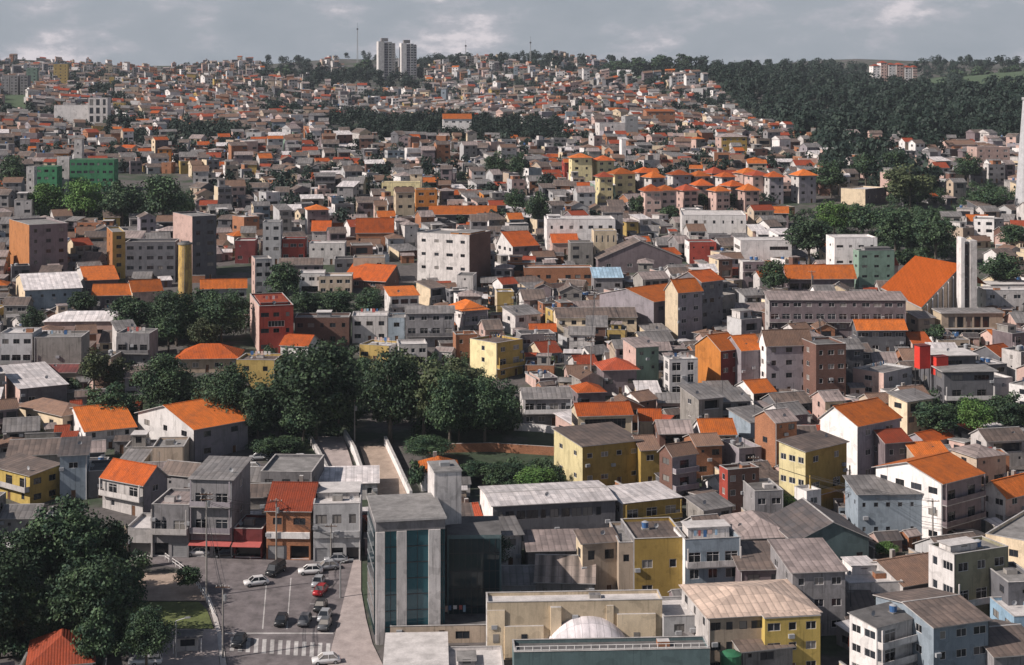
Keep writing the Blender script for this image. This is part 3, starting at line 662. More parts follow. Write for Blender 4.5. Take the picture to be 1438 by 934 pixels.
B('small orange hip-roofed house beside the stepped channel', 592,690,664,52, a=6, D=9, wall='white', roof=('hip','orange',2.0), n=1)
# --- middle left
B('white roofed hall with dark open front and pink side', 28,582,546,66, ws=30, a=30, wall='darkgrey', side='pink', roof=('shed','whitesheet',1.6), n=1, cols=(2,1))
B('low row with dark red sheet roof at the left edge', 2,548,524,104, a=3, D=11, wall='beige', roof=('gx','redsheet',1.0), n=1)
B('tall bare walled block in beige brick', 48,530,474,66, a=3, D=10, wall='concrete', side='beige', roof=FL('slab'), n=2, cols=(0,0), mark='bare walled block')
B('grey and white terrace house at the edge beside the bare walled block', 0,530,468,46, a=2, D=9, wall='palegrey', roof=FL('palslab'), n=3, cols=(3,1), bal=(1,))
B('pale house with broad white roof and glazed end', 62,484,452,112, a=3, D=11, wall='pink', roof=('hip','whitesheet',2.2), n=1, cols=(5,1), ww=1.5, mark='broad white-roofed house')
B('small grey house with dark porch under orange eave', 164,520,468,46, a=-3, D=8, wall='grey', roof=FL('slab'), n=2, bal=(1,))
B('long white roofed house with grey flank of small windows', 35,446,408,80, ws=32, a=22, wall='bluegrey', side='cream', roof=('gx','whitesheet',3.0), n=2, cols=(5,2), ww=.7, wh=.7, mark='grey flank house')
B('cream house with stepped orange roof, upper of the pair', 120,425,394,46, ws=13, a=20, wall='darkgrey', side='offwhite', roof=('gx','orange',2.4), n=1, over=.6)
B('house with low orange roof below the stepped orange roof', 130,436,414,56, a=8, D=8, wall='mauve', roof=('gx','orange',2.6), n=1, over=.6)
B('cream house with small orange gable beside the stepped roofs', 186,436,410,42, ws=8, a=24, wall='pink', side='cream', roof=('gx','orange',2.8), n=1)
B('long low house with orange roof behind the ochre chimney', 282,428,404,64, ws=12, a=10, wall='offwhite', roof=('gx','orange',2.2), n=1)
B('orange hip-roofed house among dark trees below the red block', 250,524,504,82, a=4, D=11, wall='beige', roof=('hip','deeporange',3.0), n=1, over=1.0)
B('dark red square block with white window frames and pale side', 364,500,430,48, ws=13, a=15, wall='red', side='pink', roof=FL('darkslab'), n=3, cols=(3,1), mark='dark red block', win=[('f',.5,8.5,4.5,1.6,'w')], rooms=[(.1,.9,.2,.8,.6,'red','rust')])
B('brown and grey row with flat roof beside the dark red block', 414,486,446,76, a=2, D=8, wall='darkbrick', roof=FL('slab'), n=2, cols=(5,1), rooms=[(.4,.65,.2,.7,1.6,'grey','palslab')])
B('small house with bright orange gable below the dark red block', 432,505,486,38, a=-16, D=8, wall='white', roof=('gx','deeporange',2.2), n=1)
B('ochre house with flat roof half behind the big round tree', 332,550,505,54, a=-5, D=9, wall='ochre', roof=FL('brownsheet'), n=2, cols=(2,1), ww=1.6, mark='ochre flat house')
B('white and blue house with terrace wall', 494,482,444,50, ws=2, a=3, D=9, wall='offwhite', side='white', roof=FL('palslab'), n=2, cols=(3,1), mark='white and blue house')
B('blue fronted house joined to the white terrace house', 545,482,446,24, a=3, D=9, wall='bluegrey', roof=FL('slab'), n=2)
B('grey house with stepped balconies', 570,488,440,68, a=4, D=9, wall='grey', side='white', roof=('gx','greysheet',1.2), n=3, cols=(4,1), bal=(1,), mark='grey stepped house')
B('pale house with dark porch and orange parapet', 548,446,416,40, ws=8, a=14, wall='offwhite', roof=('shed','orange',1.4), n=2, bal=(1,))
B('white house with orange hip roof among grey roofs', 650,475,437,34, ws=20, a=26, wall='lilac', side='white', roof=('hip','orange',2.4), n=2, cols=(3,2), bal=(1,), over=.7, mark='orange hip house')  # white walls turned lilac on the front, shade painted in
B('mustard house with tall pale yellow side wall', 697,534,482,37, ws=37, a=44, wall='mustard', side='paleyellow', roof=FL('brownsheet'), n=3, cols=(2,1), ww=1.6, mark='pale sided mustard house', bal=(1,), balmat='mustard')  # paler flank carries painted sunlight
B('brown blank house below the orange hip house', 640,505,470,30, ws=4, a=10, wall='brick', side='brick', roof=FL('slab'), n=2)
B('grey terrace house with white balcony front above the wood', 735,600,560,68, a=5, D=9, wall='grey', side='offwhite', roof=('gx','greysheet',1.5), n=2, cols=(4,1), bal=(1,), balmat='white', mark='white balcony terrace', ww=1.5)
B('small bright orange roof behind the white balcony terrace', 812,580,552,38, a=10, D=8, wall='mauve', roof=('hip','deeporange',1.6), n=1)
B('house with dark rust hip roof', 848,556,520,46, a=8, D=9, wall='mauve', roof=('hip','rust',2.2), n=1, over=.8, mark='rust hip house')
B('cream long building with brown roof and open ground floor', 782,478,446,112, a=3, D=12, wall='cream', roof=('gx','brownsheet',1.8), n=2, cols=(7,1), ww=1.4, bal=(0,), mark='long cream open building')
B('lilac gabled house with orange roofs and broad blank side', 918,470,424,62, ws=76, a=40, wall='mauve', side='lilac', roof=('gx','orange',2.6), n=2, cols=(3,3), mark='lilac gable house', noauto='l')
B('house with cream wall edge and orange roof beside the lilac gable house', 952,478,410,34, ws=18, a=30, wall='lilac', side='cream', roof=('gx','orange',3.0), n=4, cols=(2,1), mark='cream edged house', noauto='l')
B('dark house with narrow orange roof behind the cream edged house', 985,472,396,30, ws=36, a=40, wall='darkgrey', roof=('gx','deeporange',2.4), n=4)
B('pale green house with small square windows', 893,548,488,32, ws=18, a=20, wall='green', side='pink', roof=('shed','pinksheet',1.0), n=3, cols=(2,1), ww=.7, wh=.7, mark='pale green house')
B('white house with rounded frame around dark windows', 940,558,505,40, ws=8, a=10, wall='white', roof=FL('palslab'), n=3, cols=(2,1), ww=2.2, wh=2.0, mark='white framed house')
B('bright orange walled house with orange roof and red front', 1012,552,492,28, ws=28, a=32, wall='darkred', side='orange', roof=('gx','orange',3.0), n=3, cols=(2,1), mark='orange walled house', noauto='l', D=10)
B('lilac house front with a round dark mural', 1041,552,492,32, a=24, D=9, wall='lilac', side='lilac', roof=('gx','orange',2.8), n=3, cols=(0,0))
B('mauve apartment house with weathered brown roof', 1076,556,484,64, ws=10, a=10, wall='lilac', side='white', roof=('gx','brown',3.0), n=4, cols=(3,1), ww=1.7, wh=1.1, mark='mauve apartment house', name='building', cat='building')
B('tall dark maroon building without sunlit windows', 1146,566,484,42, a=12, D=10, wall='darkbrick', side='darkbrick', roof=FL('darkslab'), n=4, cols=(3,1), mark='maroon building')
B('house with pinkish sunny side and pale grey front', 1241,560,524,40, ws=38, a=42, wall='palegrey', side='pink', roof=FL('greysheet'), n=2, cols=(2,1), ww=1.5, mark='pink sided house', D=9)
B('dark building with white slab roofs beside red panels', 1308,550,500,62, a=5, D=9, wall='darkgrey', roof=('slab','palslab'), n=2, cols=(3,1), ww=3.0, wh=1.6, mark='slab roof building', over=.7)
B('lower dark building with long grey slab roof', 1326,580,522,70, a=4, D=7, wall='darkgrey', roof=('slab','slab'), n=3, cols=(2,1), ww=2.5, bal=(1,), balmat='white', over=.8)
B('brown gabled house with white end beside the mauve apartment house', 1068,520,484,26, a=12, D=9, wall='white', roof=('gx','brown',2.0), n=2)
B('white small house at the wood edge', 1396,570,532,26, a=20, D=8, wall='white', roof=FL('slab'), n=2)
B('dark glazed house under an orange tiled canopy', 1204,498,462,68, a=2, D=6, wall='darkgrey', roof=('gx','orange',2.0), n=2, cols=(4,1), ww=2.4, wk='w', mark='orange canopy house', over=.7)
B('long pinkish two-tier building with a row of dark windows', 1080,482,421,192, a=-1, D=8, wall='mauve', side='offwhite', roof=('shed','pinksheet',1.2), n=4, cols=(12,1), ww=1.5, mark='long pink building', name='building', cat='building', bal=(2,))
B('long open pavilion with orange roof before white walls', 1106,418,389,94, a=2, D=8, wall='mauve', roof=('gx','orange',3.2), n=1, cols=(5,1), ww=2.8, wh=1.8, mark='orange pavilion', over=.9)
B('pale green grey block with two windows high on the front', 1206,410,352,50, ws=8, a=10, wall='green', roof=FL('slab'), n=4, cols=(3,1), wh=.9, mark='green grey block', rooms=[(.2,.9,.2,.8,1.2,'grey','darkslab')])
B('white block behind the green grey block', 1172,402,334,60, a=3, D=11, wall='white', roof=FL('palslab'), n=3, cols=(4,1), wh=.8, mark='white block')
B('white low building with two dark window bands', 1040,380,338,72, a=3, D=12, wall='white', roof=FL('palslab'), n=2, cols=(2,1), ww=6.5, wh=1.3, mark='white banded building')
B('white long factory with row of small windows', 958,338,302,90, ws=2, a=-4, D=22, wall='white', roof=FL('palslab'), n=2, cols=(7,2), ww=.9, name='building', cat='building', mark='white long factory', noauto='')
B('white two-part hall with brown awning roof', 768,352,308,96, a=3, D=14, wall='white', roof=FL('palslab'), n=2, cols=(7,2), ww=1.2, name='building', cat='building', mark='white two-part hall', rooms=[(.02,.2,.05,.5,1.6,'white','palslab')])
B('cream block with vertical fins in front of the white hall', 834,368,324,32, a=3, D=8, wall='cream', roof=FL('palslab'), n=2, cols=(4,1), ww=.6, wh=2.4)
B('big dark gabled warehouse with weathered roof', 840,384,364,118, a=5, D=12, wall='mauve', roof=('gy','brownsheet',6.0), n=1, cols=(4,1), name='warehouse', cat='warehouse', mark='dark gabled warehouse')
B('red and white house beside the dark gabled warehouse', 968,372,340,38, a=4, D=9, wall='red', side='white', roof=FL('slab'), n=2)
B('house with bright orange roof and white gable side', 720,370,346,36, ws=22, a=26, wall='mauve', side='white', roof=('gx','deeporange',4.2,.2), n=2, mark='white gabled orange house')
B('house with orange roof behind a grey cube', 776,358,341,36, a=6, D=10, wall='pink', roof=('gx','deeporange',2.6), n=1)
B('grey cube house in front of orange roofs', 801,380,341,32, a=4, D=8, wall='concrete', roof=FL('slab'), n=3)
B('house with light blue sheet roof', 834,414,390,40, a=4, D=7, wall='grey', roof=('shed','bluesheet',2.2), n=1, mark='light blue roof')
B('low long brown row with white coping in front of the warehouse', 736,402,376,96, a=2, D=7, wall='brick', roof=FL('palslab'), n=1, cols=(7,1))
B('small yellow house with teal tarpaulin beside it', 698,440,410,24, a=6, D=7, wall='ochre', side='cream', roof=FL('palslab'), n=1)
B('white three-storey building with orange band and maroon side wall', 659,408,330,73, ws=30, a=-26, wall='offwhite', side='darkbrick', roof=FL('slab'), n=4, cols=(4,0), ww=1.6, wh=1.0, mark='white building with maroon side', name='building', cat='building', rooms=[(.6,.98,.1,.8,.9,'orange','slab')])
B('brown house with big orange sloping roof', 541,408,394,58, a=-22, D=10, wall='darkbrick', roof=('gx','deeporange',4.0,.25), n=1, mark='sloping orange roof', over=.8)
B('beige house behind the sloping orange roof', 496,398,362,44, a=3, D=8, wall='beige', roof=FL('slab'), n=2)
B('house with rust red flat front below the long orange roof', 500,350,326,52, a=3, D=9, wall='brick', side='orange', roof=('gx','deeporange',4.6), n=1, mark='wide orange roof')
B('long house with orange roof strip', 604,318,300,92, a=2, D=10, wall='darkgrey', side='offwhite', roof=('gx','orange',2.6), n=1, cols=(6,1), mark='long orange strip', over=.9)
B('red house with white window surrounds', 396,368,336,32, a=3, D=9, wall='red', roof=FL('slab'), n=2, cols=(3,1))
B('grey tower house beside the red house', 369,372,312,25, a=4, D=9, wall='palegrey', roof=FL('slab'), n=4, cols=(2,1))
B('long pale house with single small window row', 434,372,342,50, a=2, D=9, wall='offwhite', side='white', roof=FL('palslab'), n=2, cols=(4,1), ww=.8, wh=.8)
B('house with small orange roof behind the red house', 438,345,324,26, a=4, D=9, wall='offwhite', roof=('gx','deeporange',3.2), n=1)
B('cream house with yellow wall in the middle of the slope', 556,312,270,26, a=10, D=9, wall='cream', roof=('gx','brown',1.6), n=3, cols=(2,1))
B('orange walled house beside the cream house', 584,300,266,30, a=6, D=9, wall='orange', roof=FL('palslab'), n=3, cols=(2,1))
B('pale yellow flat house with long white coping', 536,284,256,54, a=2, D=8, wall='paleyellow', roof=FL('palslab'), n=2)
B('dark grey apartment block with orange sunlit side', 41,392,316,54, ws=28, a=32, wall='mauve', side='burnt', roof=FL('slab'), n=5, cols=(3,0), ww=1.3, wh=1.1, mark='block with orange side', name='building', cat='building')
B('mustard tower house between dark blocks', 158,392,326,18, ws=8, a=20, wall='ochre', side='burnt', roof=FL('slab'), n=5, cols=(1,1))
B('wide dark grey block below the twin leafy trees', 176,398,340,70, a=4, D=10, wall='darkgrey', roof=FL('darkslab'), n=4, cols=(5,1), mark='wide dark block', name='building', cat='building')
B('tall grey block behind the ochre chimney', 270,396,304,34, ws=27, a=32, wall='darkgrey', side='pink', roof=FL('slab'), n=6, cols=(2,0), ww=1.9, mark='tall grey block', name='building', cat='building')
B('dark red shop box with white top', 330,370,338,28, a=3, D=9, wall='darkred', roof=FL('palslab'), n=2)
B('long cream building with brown awning among orange cubes', 1215,290,266,34, ws=30, a=-42, wall='cream', side='mauve', roof=FL('palslab'), n=1, cols=(0,3), mark='cream clearing building')
B('white house with grey roof at the foot of the tree hill', 1396,340,308,28, a=-18, D=14, wall='white', side='grey', roof=FL('slab'), n=3)
B('white low house with red ledge beside the church tower', 1392,420,400,60, a=2, D=8, wall='white', roof=('slab','palslab'), n=1)
B('broad white retaining house beside the church', 1385,440,408,70, a=3, D=9, wall='offwhite', roof=FL('palslab'), n=2, cols=(4,1))
B('pale pink clifftop house by the grey mast', 1372,240,207,46, ws=6, a=8, wall='pink', roof=FL('palslab'), n=4, cols=(4,1), D=12)
B('pink clifftop house with brown roof below the wood', 1330,222,203,40, a=4, D=10, wall='pink', roof=('gx','brown',2.0), n=2)

B('narrow off-white house with bare side above the hedge trees', 358,420,364,24, ws=7, a=16, D=9, wall='offwhite', side='pink', roof=FL('slab'), n=4, cols=(2,1))
B('white low house with dark porch among the bare topped tree', 420,412,384,36, a=5, D=9, wall='white', roof=FL('palslab'), n=2, cols=(3,1), ver=(0,))
B('beige long house with flat pale roof beside the sloping orange roof', 448,414,388,46, a=3, D=9, wall='beige', roof=FL('palslab'), n=2, cols=(4,1))
B('dark two-storey house shaded behind the beige long house', 470,396,364,28, a=6, D=8, wall='darkgrey', roof=FL('darkslab'), n=2, cols=(2,1))
B('grey house with long brown sheet roof under the red house', 392,398,372,60, a=4, D=9, wall='mauve', roof=('gx','brownsheet',1.6), n=2, cols=(4,1), ver=(0,))
B('low grey house behind the tallest park tree', 0,752,728,52, a=4, D=9, wall='concrete', roof=('gx','greysheet',1.2), n=1)
B('low white yard house beside the yellow edge house', 60,756,728,40, a=4, D=8, wall='offwhite', roof=FL('slab'), n=1)
B('pale wall house with terrace on the upper edge of the wood', 547,512,486,42, ws=6, a=-20, D=8, wall='ochre', side='white', roof=FL('palslab'), n=1, cols=(3,1))
B('white terrace house with sloping parapet at the upper edge of the wood', 560,514,484,40, a=8, D=8, wall='offwhite', roof=FL('palslab'), n=2, cols=(3,1), ver=(0,))
# green housing blocks
for lab, x, yb, yt, w in (('long green housing block with white end towers', 98,270,224,62), ('lower green housing block half hidden by trees', 50,276,234,30)):
    B(lab, x, yb, yt, w, a=3, D=10, wall='brightgreen', side='white', roof=FL('palslab'), n=4, cols=(7 if w > 40 else 3,1), name='housing_block', cat='apartment block', group='green housing blocks', mark='green housing block' if w > 40 else None)
for lab, x, yb, yt, w in (('white stair tower between the two green housing blocks', 80,270,220,17), ('white stair tower at the outer end of the lower green block', 37,282,234,11), ('pinkish white water tower behind the green housing blocks', 104,246,196,11)):
    B(lab, x, yb, yt, w, a=3, D=5, wall='offwhite', roof=FL('palslab'), n=4, cols=(1,1), ww=.7, name='stair_tower', cat='tower')
# small blocks with orange pyramid roofs
P4 = [('pale yellow','paleyellow'), ('pink','pink'), ('white','offwhite'), ('cream','cream')]
pyr = [(817,262,222,28,0),(852,258,224,26,0),(877,288,248,27,0),(852,292,246,20,0),(909,284,247,22,2),(925,286,249,20,2),(957,284,246,24,2),(988,280,246,22,1),(1010,282,247,19,2),(1024,284,246,20,2),(1055,284,248,22,1),
       (918,312,268,24,1),(939,310,268,22,1),(971,300,266,22,1),(989,298,264,20,1),(1016,300,266,20,1),(1036,300,266,20,1),(1057,302,267,22,1),(1068,284,247,21,1),(1091,284,247,21,2),(1134,288,250,24,2)]
for i, (xc, yb, yt, w, c) in enumerate(pyr):
    B('%s block of flats with an orange pyramid roof, %s' % (P4[c][0], ['tallest pale one uphill','second uphill, beside the tallest','widest of the pale yellow ones','plain end wall beside the widest','first white one on the slope','second white one, close to the first','white one with the broad roof','pink one above the wide gap','narrow white one left of its twin','narrow white one right of its twin','pink one before the tree belt',
       'big salmon sided one by itself','slim one touching the salmon block','lower row, nearest the salmon block','lower row, second from the salmon block','lower row, third from the salmon block','lower row, fourth from the salmon block','lower row, farthest from the salmon block','upper row, second from the road end','upper row, next to the road end','upper row, alone at the road end'][i]),
      xc-w/2, yb+[0,3,-2,4,-4,1][i % 6], yt+[0,2,-3,3,-4,1][i % 6], w*[1,.9,1.06,.94][i % 4], a=8+(i*7) % 19, D=8, wall=P4[c][1] if c != 2 else 'lilac', side=P4[c][1], roof=('pyr',['orange','deeporange','orange','rust','deeporange'][i % 5],2.2+.3*(i % 3)), n=4, cols=(2,1), over=.9, name='block_of_flats', cat='apartment block', group='small blocks of flats with orange pyramid roofs', mark='orange pyramid blocks' if i == 6 else None)  # white blocks get a lilac front, its shade painted in
# far landmarks
B('big white factory shed on the far slope', 76,182,148,50, a=2, D=14, wall='white', roof=FL('palslab'), n=1, cols=(0,0), name='building', cat='factory', mark='white factory shed')
B('white frame building with dark bays beside the factory shed', 124,184,136,27, a=2, D=10, wall='offwhite', roof=FL('slab'), n=4, cols=(3,1), ww=2.4, wh=4, wk='d', name='building', cat='building')
B('ochre apartment block on the skyline', 75,120,93,20, a=6, D=10, wall='ochre', roof=FL('slab'), n=6, cols=(3,1), name='building', cat='apartment block', mark='ochre skyline block')
B('teal block on the skyline beside the ochre block', 37,124,95,15, a=6, D=10, wall='green', roof=FL('slab'), n=6, cols=(2,1), name='building', cat='apartment block')
for i, (x, lab) in enumerate(((2,'outermost'),(14,'middle'),(28,'innermost'))):
    B('pale grey twin-winged flats above the green lawn, %s of three' % lab, x,146,117,11, a=5, D=12, wall='grey', side='offwhite', roof=FL('slab'), n=7, cols=(2,1), name='building', cat='apartment block', group='grey flats above the lawn')
B('yellow apartment building at the edge of the hill houses', 1013,225,192,36, a=8, D=12, wall='mustard', side='pink', roof=('hip','pinksheet',2.0), n=4, cols=(4,1), name='building', cat='apartment block', mark='yellow hill building')
B('large pale blank house on the brick slope', 842,196,166,36, ws=4, a=8, wall='offwhite', roof=FL('slab'), n=3, cols=(1,1), D=14, mark='pale blank house')
B('pale stepped house beside the blank house on the brick slope', 878,192,156,18, a=8, wall='palegrey', roof=FL('slab'), n=4, cols=(1,1), D=12)
B('bare brick house highest on the brick slope', 908,176,150,40, a=6, D=12, wall='brick', roof=('shed','orange',1.2), n=3, cols=(4,1), mark='bare brick slope house')
B('white house with long orange roof in the dark wood', 622,186,166,40, a=4, D=10, wall='white', roof=('gx','orange',3.0), n=2, cols=(4,1))
B('white slab tower among brick houses', 873,236,196,6, a=10, D=5, wall='white', roof=FL('palslab'), n=1, cols=(0,0), name='water_tower', cat='tower')
for i, (x, w, yt) in enumerate(((1226,10,95),(1237,9,90),(1248,10,92),(1259,10,91),(1271,9,94),(1282,6,93))):
    B('red and white flats on the wooded hilltop, number %s counted toward the umbrella pine' % ['one','two','three','four','five','six'][i], x,126,yt,w, a=6, D=12, wall='white' if i % 2 == 0 else 'pink', side='white', roof=('hip','rust',2.0), n=9, cols=(2,1), name='building', cat='apartment block', group='hilltop flats', mark='hilltop flats' if i == 2 else None)
B('long white shed roof on the green hilltop', 868,116,104,26, a=2, D=10, wall='white', roof=('shed','whitesheet',2.0), n=1, cols=(0,0), name='shed', cat='shed')
# ------------------------------------------------------------------ buildings with a form of their own
def block_reg(xc, yb, yt, wf, mark=None, **k):                        # reserve the ground and screen box of a special building
    g = gen(xc, yb, yt, wf, **k); reg(g, 'building', mark); return g
def frame_of(g): return g['W'], g['D'], g['H']

def glass_office():
    g = block_reg(528, 905, 733, 97, ws=27, a=10, D=14.5, roof=('none', ''), mark='glass office')
    W, D, H = frame_of(g); root = empty('office_building', g['loc'], g['rz'])
    tag(root, 'glass fronted office block with tall white pilasters and flat grey roof', 'building')
    x0, x1, y0, y1 = -W/2, W/2, -D/2, D/2
    w = MB(); w.box(x0, x1, y0+.5, y1, -2, H-1.6, 'darkgrey'); w.box(x0, x1, y0, y1, H-1.6, H, 'grey'); w.build('wall', root)
    r = MB(); r.box(x0-.25, x1+.25, y0-.3, y1+.2, H, H+.3, 'coping', 'slab_t'); r.build('roof', root)
    for a, b in ((0,.125),(.30,.44),(.76,.93)):
        p = MB(); p.box(x0+a*W, x0+b*W, y0-.25, y0+.498, -1, H-1.6, 'offwhite'); p.build('pilaster', root)
    for a, b in ((.125,.30),(.44,.76),(.93,1.0)):
        p = MB(); p.box(x0+a*W, x0+b*W, y0+.2, y0+.49, 0, H-1.61, 'tealglass')
        n = 7
        for i in range(1, n): z = i*(H-1.6)/n; p.box(x0+a*W, x0+b*W, y0+.14, y0+.199, z-.06, z+.06, 'darksteel')
        k = max(2, int((b-a)*W/1.3))
        for i in range(1, k): x = x0+a*W+(b-a)*W*i/k; p.box(x-.03, x+.03, y0+.15, y0+.198, 0, H-1.62, 'darksteel')
        p.build('curtain_wall', root)
    p = MB(); p.box(x0-.2, x0-.003, y0+1.5, y1-1, 1, H-2, 'tealglass')
    for i in range(1, 7): z = i*H/7; p.box(x0-.26, x0-.2, y0+1.5, y1-1, z-.08, z+.08, 'steel')
    p.build('side_glazing', root)
    # dark glazed wing between the office and the lift tower, then the lift tower
    g2 = block_reg(628, 878, 752, 76, a=3, D=11, roof=('none', ''))
    W, D, H = frame_of(g2); r2 = empty('office_wing', g2['loc'], g2['rz']); tag(r2, 'dark glazed office wing joined to the pilastered glass block', 'building')
    w = MB(); w.box(-W/2, W/2, -D/2, D/2, -2, H, 'teal', 'darkslab_t'); w.build('wall', r2)
    p = MB(); p.box(-W/2+.3, W/2-.3, -D/2-.12, -D/2-.003, .3, H-.6, 'tealglass')
    for i in range(1, 9): x = -W/2+W*i/9; p.box(x-.04, x+.04, -D/2-.17, -D/2-.12, .3, H-.6, 'darksteel')
    for i in range(1, 5): z = H*i/5; p.box(-W/2+.3, W/2-.3, -D/2-.16, -D/2-.121, z-.05, z+.05, 'darksteel')
    p.build('curtain_wall', r2)
    g3 = block_reg(610, 858, 664, 38, ws=9, a=12, D=7, roof=('none', ''))
    W, D, H = frame_of(g3); r3 = empty('lift_tower', g3['loc'], g3['rz']); tag(r3, 'tall blank grey lift tower rising behind the glass office block', 'tower')
    w = MB(); w.box(-W/2, W/2, -D/2, D/2, -2, H, 'offwhite'); w.build('wall', r3)
    c = MB(); c.box(-W/2-.12, W/2+.12, -D/2-.12, D/2+.12, H, H+.25, 'coping', 'slab_t'); c.box(-.8, .8, -.8, .8, H+.25, H+.9, 'steel'); c.build('roof', r3)
glass_office()

def dome_roof():
    s = s_of(935); X, Y, Z = at(826, 935); base = Z+(935-912)/s
    root = empty('tent_hall', (X, Y+3, gz(Y)), radians(3)); tag(root, 'white shallow domed membrane roof in front of the sand coloured building', 'tent')
    hx, hy, hh = 58/s, 5.2, 4.0; bz = base-gz(Y)
    d = MB(); nu, nv = 24, 12
    for j in range(nv+1):
        for i in range(nu+1):
            u, v = -1+2*i/nu, -1+2*j/nv
            d.v.append((u*hx, v*hy, bz+hh*max(0, (1-abs(u)**2.2))**.75*max(0, (1-abs(v)**2.6))**.6))
    for j in range(nv):
        for i in range(nu): k = j*(nu+1)+i; d.f.append((k, k+1, k+nu+2, k+nu+1)); d.m.append('membrane')
    d.build('roof', root, smooth=True)
    w = MB(); w.box(-hx, hx, -hy, hy, -1, bz+.02, 'offwhite'); w.build('wall', root)
    p = MB(); p.box(-.7, .7, -hy-.9, -hy-.02, -1, bz+1.6, 'darkgrey'); p.build('doorway', root)
MATS['membrane'] = sheet_mat('membrane', (.74,.70,.73), (.62,.58,.62), 1.6, .55)
dome_roof()

def church():
    s = s_of(476)
    g = block_reg(1322, 476, 440, 86, a=2, D=8, roof=('none', ''), mark='church')
    W, D, H = frame_of(g); root = empty('church', g['loc'], g['rz']); tag(root, 'church with huge tilted orange roof, arcaded porch and twin-slab bell tower', 'church')
    x0, x1, y0, y1 = -W/2, W/2, -D/2, D/2
    # porch with two rows of openings
    w = MB(); rects = []
    nb = 5; a0, a1 = .10, .80
    for j, (za, zb) in enumerate(((H*.08, H*.36), (H*.44, H*.86))):
        for i in range(nb):
            u = W*(a0+(a1-a0)*(i+.5)/nb); rects.append((u-.95, u+.95, za, zb))
    facade(w, (x0,y0), (1,0), (0,-1), W, -2, H, rects, 'beige', .5)
    facade(w, (x1,y0), (0,1), (1,0), D, -2, H, [], 'beige'); facade(w, (x0,y1), (0,-1), (-1,0), D, -2, H, [], 'cream'); facade(w, (x1,y1), (-1,0), (0,1), W, -2, H, [], 'beige')
    w.build('porch', root)
    for r in rects:
        p = MB(); p.q([(x0+r[0],y0+.49,r[2]),(x0+r[1],y0+.49,r[2]),(x0+r[1],y0+.49,r[3]),(x0+r[0],y0+.49,r[3])], 'glass'); p.build('arcade_opening', root)
    sl = MB(); sl.box(x0-.4, x1+.4, y0-.5, y1+.3, H, H+.35, 'coping', 'greysheet_t'); sl.box(x0+W*a0-1, x0+W*a1+1, y0-.7, y0-.003, H*.38, H*.42, 'coping'); sl.build('porch_roof', root)
    # nave under one big tilted roof: corners from the photograph put at real depths
    def loc(px, py, Y):
        X = (px-CX)*Y/F; Zz = ZC-(py-YH)*Y/F
        dx, dy = X-g['loc'][0], Y-g['loc'][1]; c, n = cos(-g['rz']), sin(-g['rz']); return (dx*c-dy*n, dx*n+dy*c, Zz-g['loc'][2])
    Y0 = g['loc'][1]+y1
    A, Bq, C = loc(1237,404,Y0+5), loc(1294,432,Y0-2.5), loc(1352,371,Y0+14)
    nrm = (Vector(Bq)-Vector(A)).cross(Vector(C)-Vector(A)); e1, e2 = Vector(loc(1285,359,Y0+10)), Vector(loc(1285,359,Y0+40))
    E = tuple(e1+(e2-e1)*(nrm.dot(Vector(A)-e1)/nrm.dot(e2-e1)))
    r = MB(); up = lambda p, k: (p[0], p[1], p[2]+k)
    r.q([Bq, C, E, A], 'church_tile'); r.q([up(A,-.4), up(E,-.4), up(C,-.4), up(Bq,-.4)], 'coping')
    for p, q in ((A,Bq),(Bq,C),(C,E),(E,A)): r.q([up(p,-.4), up(q,-.4), q, p], 'coping')
    # far slope falling away behind the ridge
    f1, f2 = (C[0]+12, C[1]+14, C[2]-8), (E[0]+12, E[1]+14, E[2]-8)
    r.q([C, f1, f2, E], 'church_tile')
    r.build('roof', root)
    nv = MB()
    lo = lambda p, z=-3: (p[0]*.98, p[1], z)
    nv.q([lo(A), lo(Bq), up(lo(Bq), Bq[2]+3-.5), up(lo(A), A[2]+3-.5)], 'beige'); nv.q([lo(Bq), lo(C), up(lo(C), C[2]+3-.5), up(lo(Bq), Bq[2]+3-.5)], 'beige')
    nv.q([lo(E), lo(A), up(lo(A), A[2]+3-.5), up(lo(E), E[2]+3-.5)], 'white')
    nv.build('nave_wall', root)
    fr = MB(); k = 8
    for i in range(1, k):
        t = i/k; p = tuple(Bq[j]+(C[j]-Bq[j])*t for j in range(3)); fr.bar((p[0]+.1, p[1]-.25, -1), (p[0]+.1, p[1]-.25, p[2]-.45), .16, 'whitepaint')
    fr.build('nave_glazing', root)
    Yt = Y0+3; st = F/Yt
    tw = lambda px: (px-CX)*Yt/F-g['loc'][0]
    z1 = ZC-(334-YH)*Yt/F-g['loc'][2]; z2 = ZC-(338-YH)*Yt/F-g['loc'][2]; yl = Yt-g['loc'][1]
    t = MB(); t.box(tw(1351), tw(1356), yl, yl+4.2, -1, z1, 'white'); t.box(tw(1364), tw(1373.5), yl, yl+3.4, -1, z2, 'offwhite')
    n = 6
    for i in range(n): z = H+2+(z2-H-3)*i/(n-1); t.box(tw(1356), tw(1364), yl+1.2, yl+3.0, z-.12, z+.12, 'grey')
    t.box(tw(1356), tw(1364), yl+2.4, yl+3.2, -1, z2-1.5, 'mauve'); t.build('bell_tower', root)
    return root
MATS['church_tile'] = tile_mat('church_orange', (.86,.185,.028), (.66,.125,.03), patch=.2)
church()

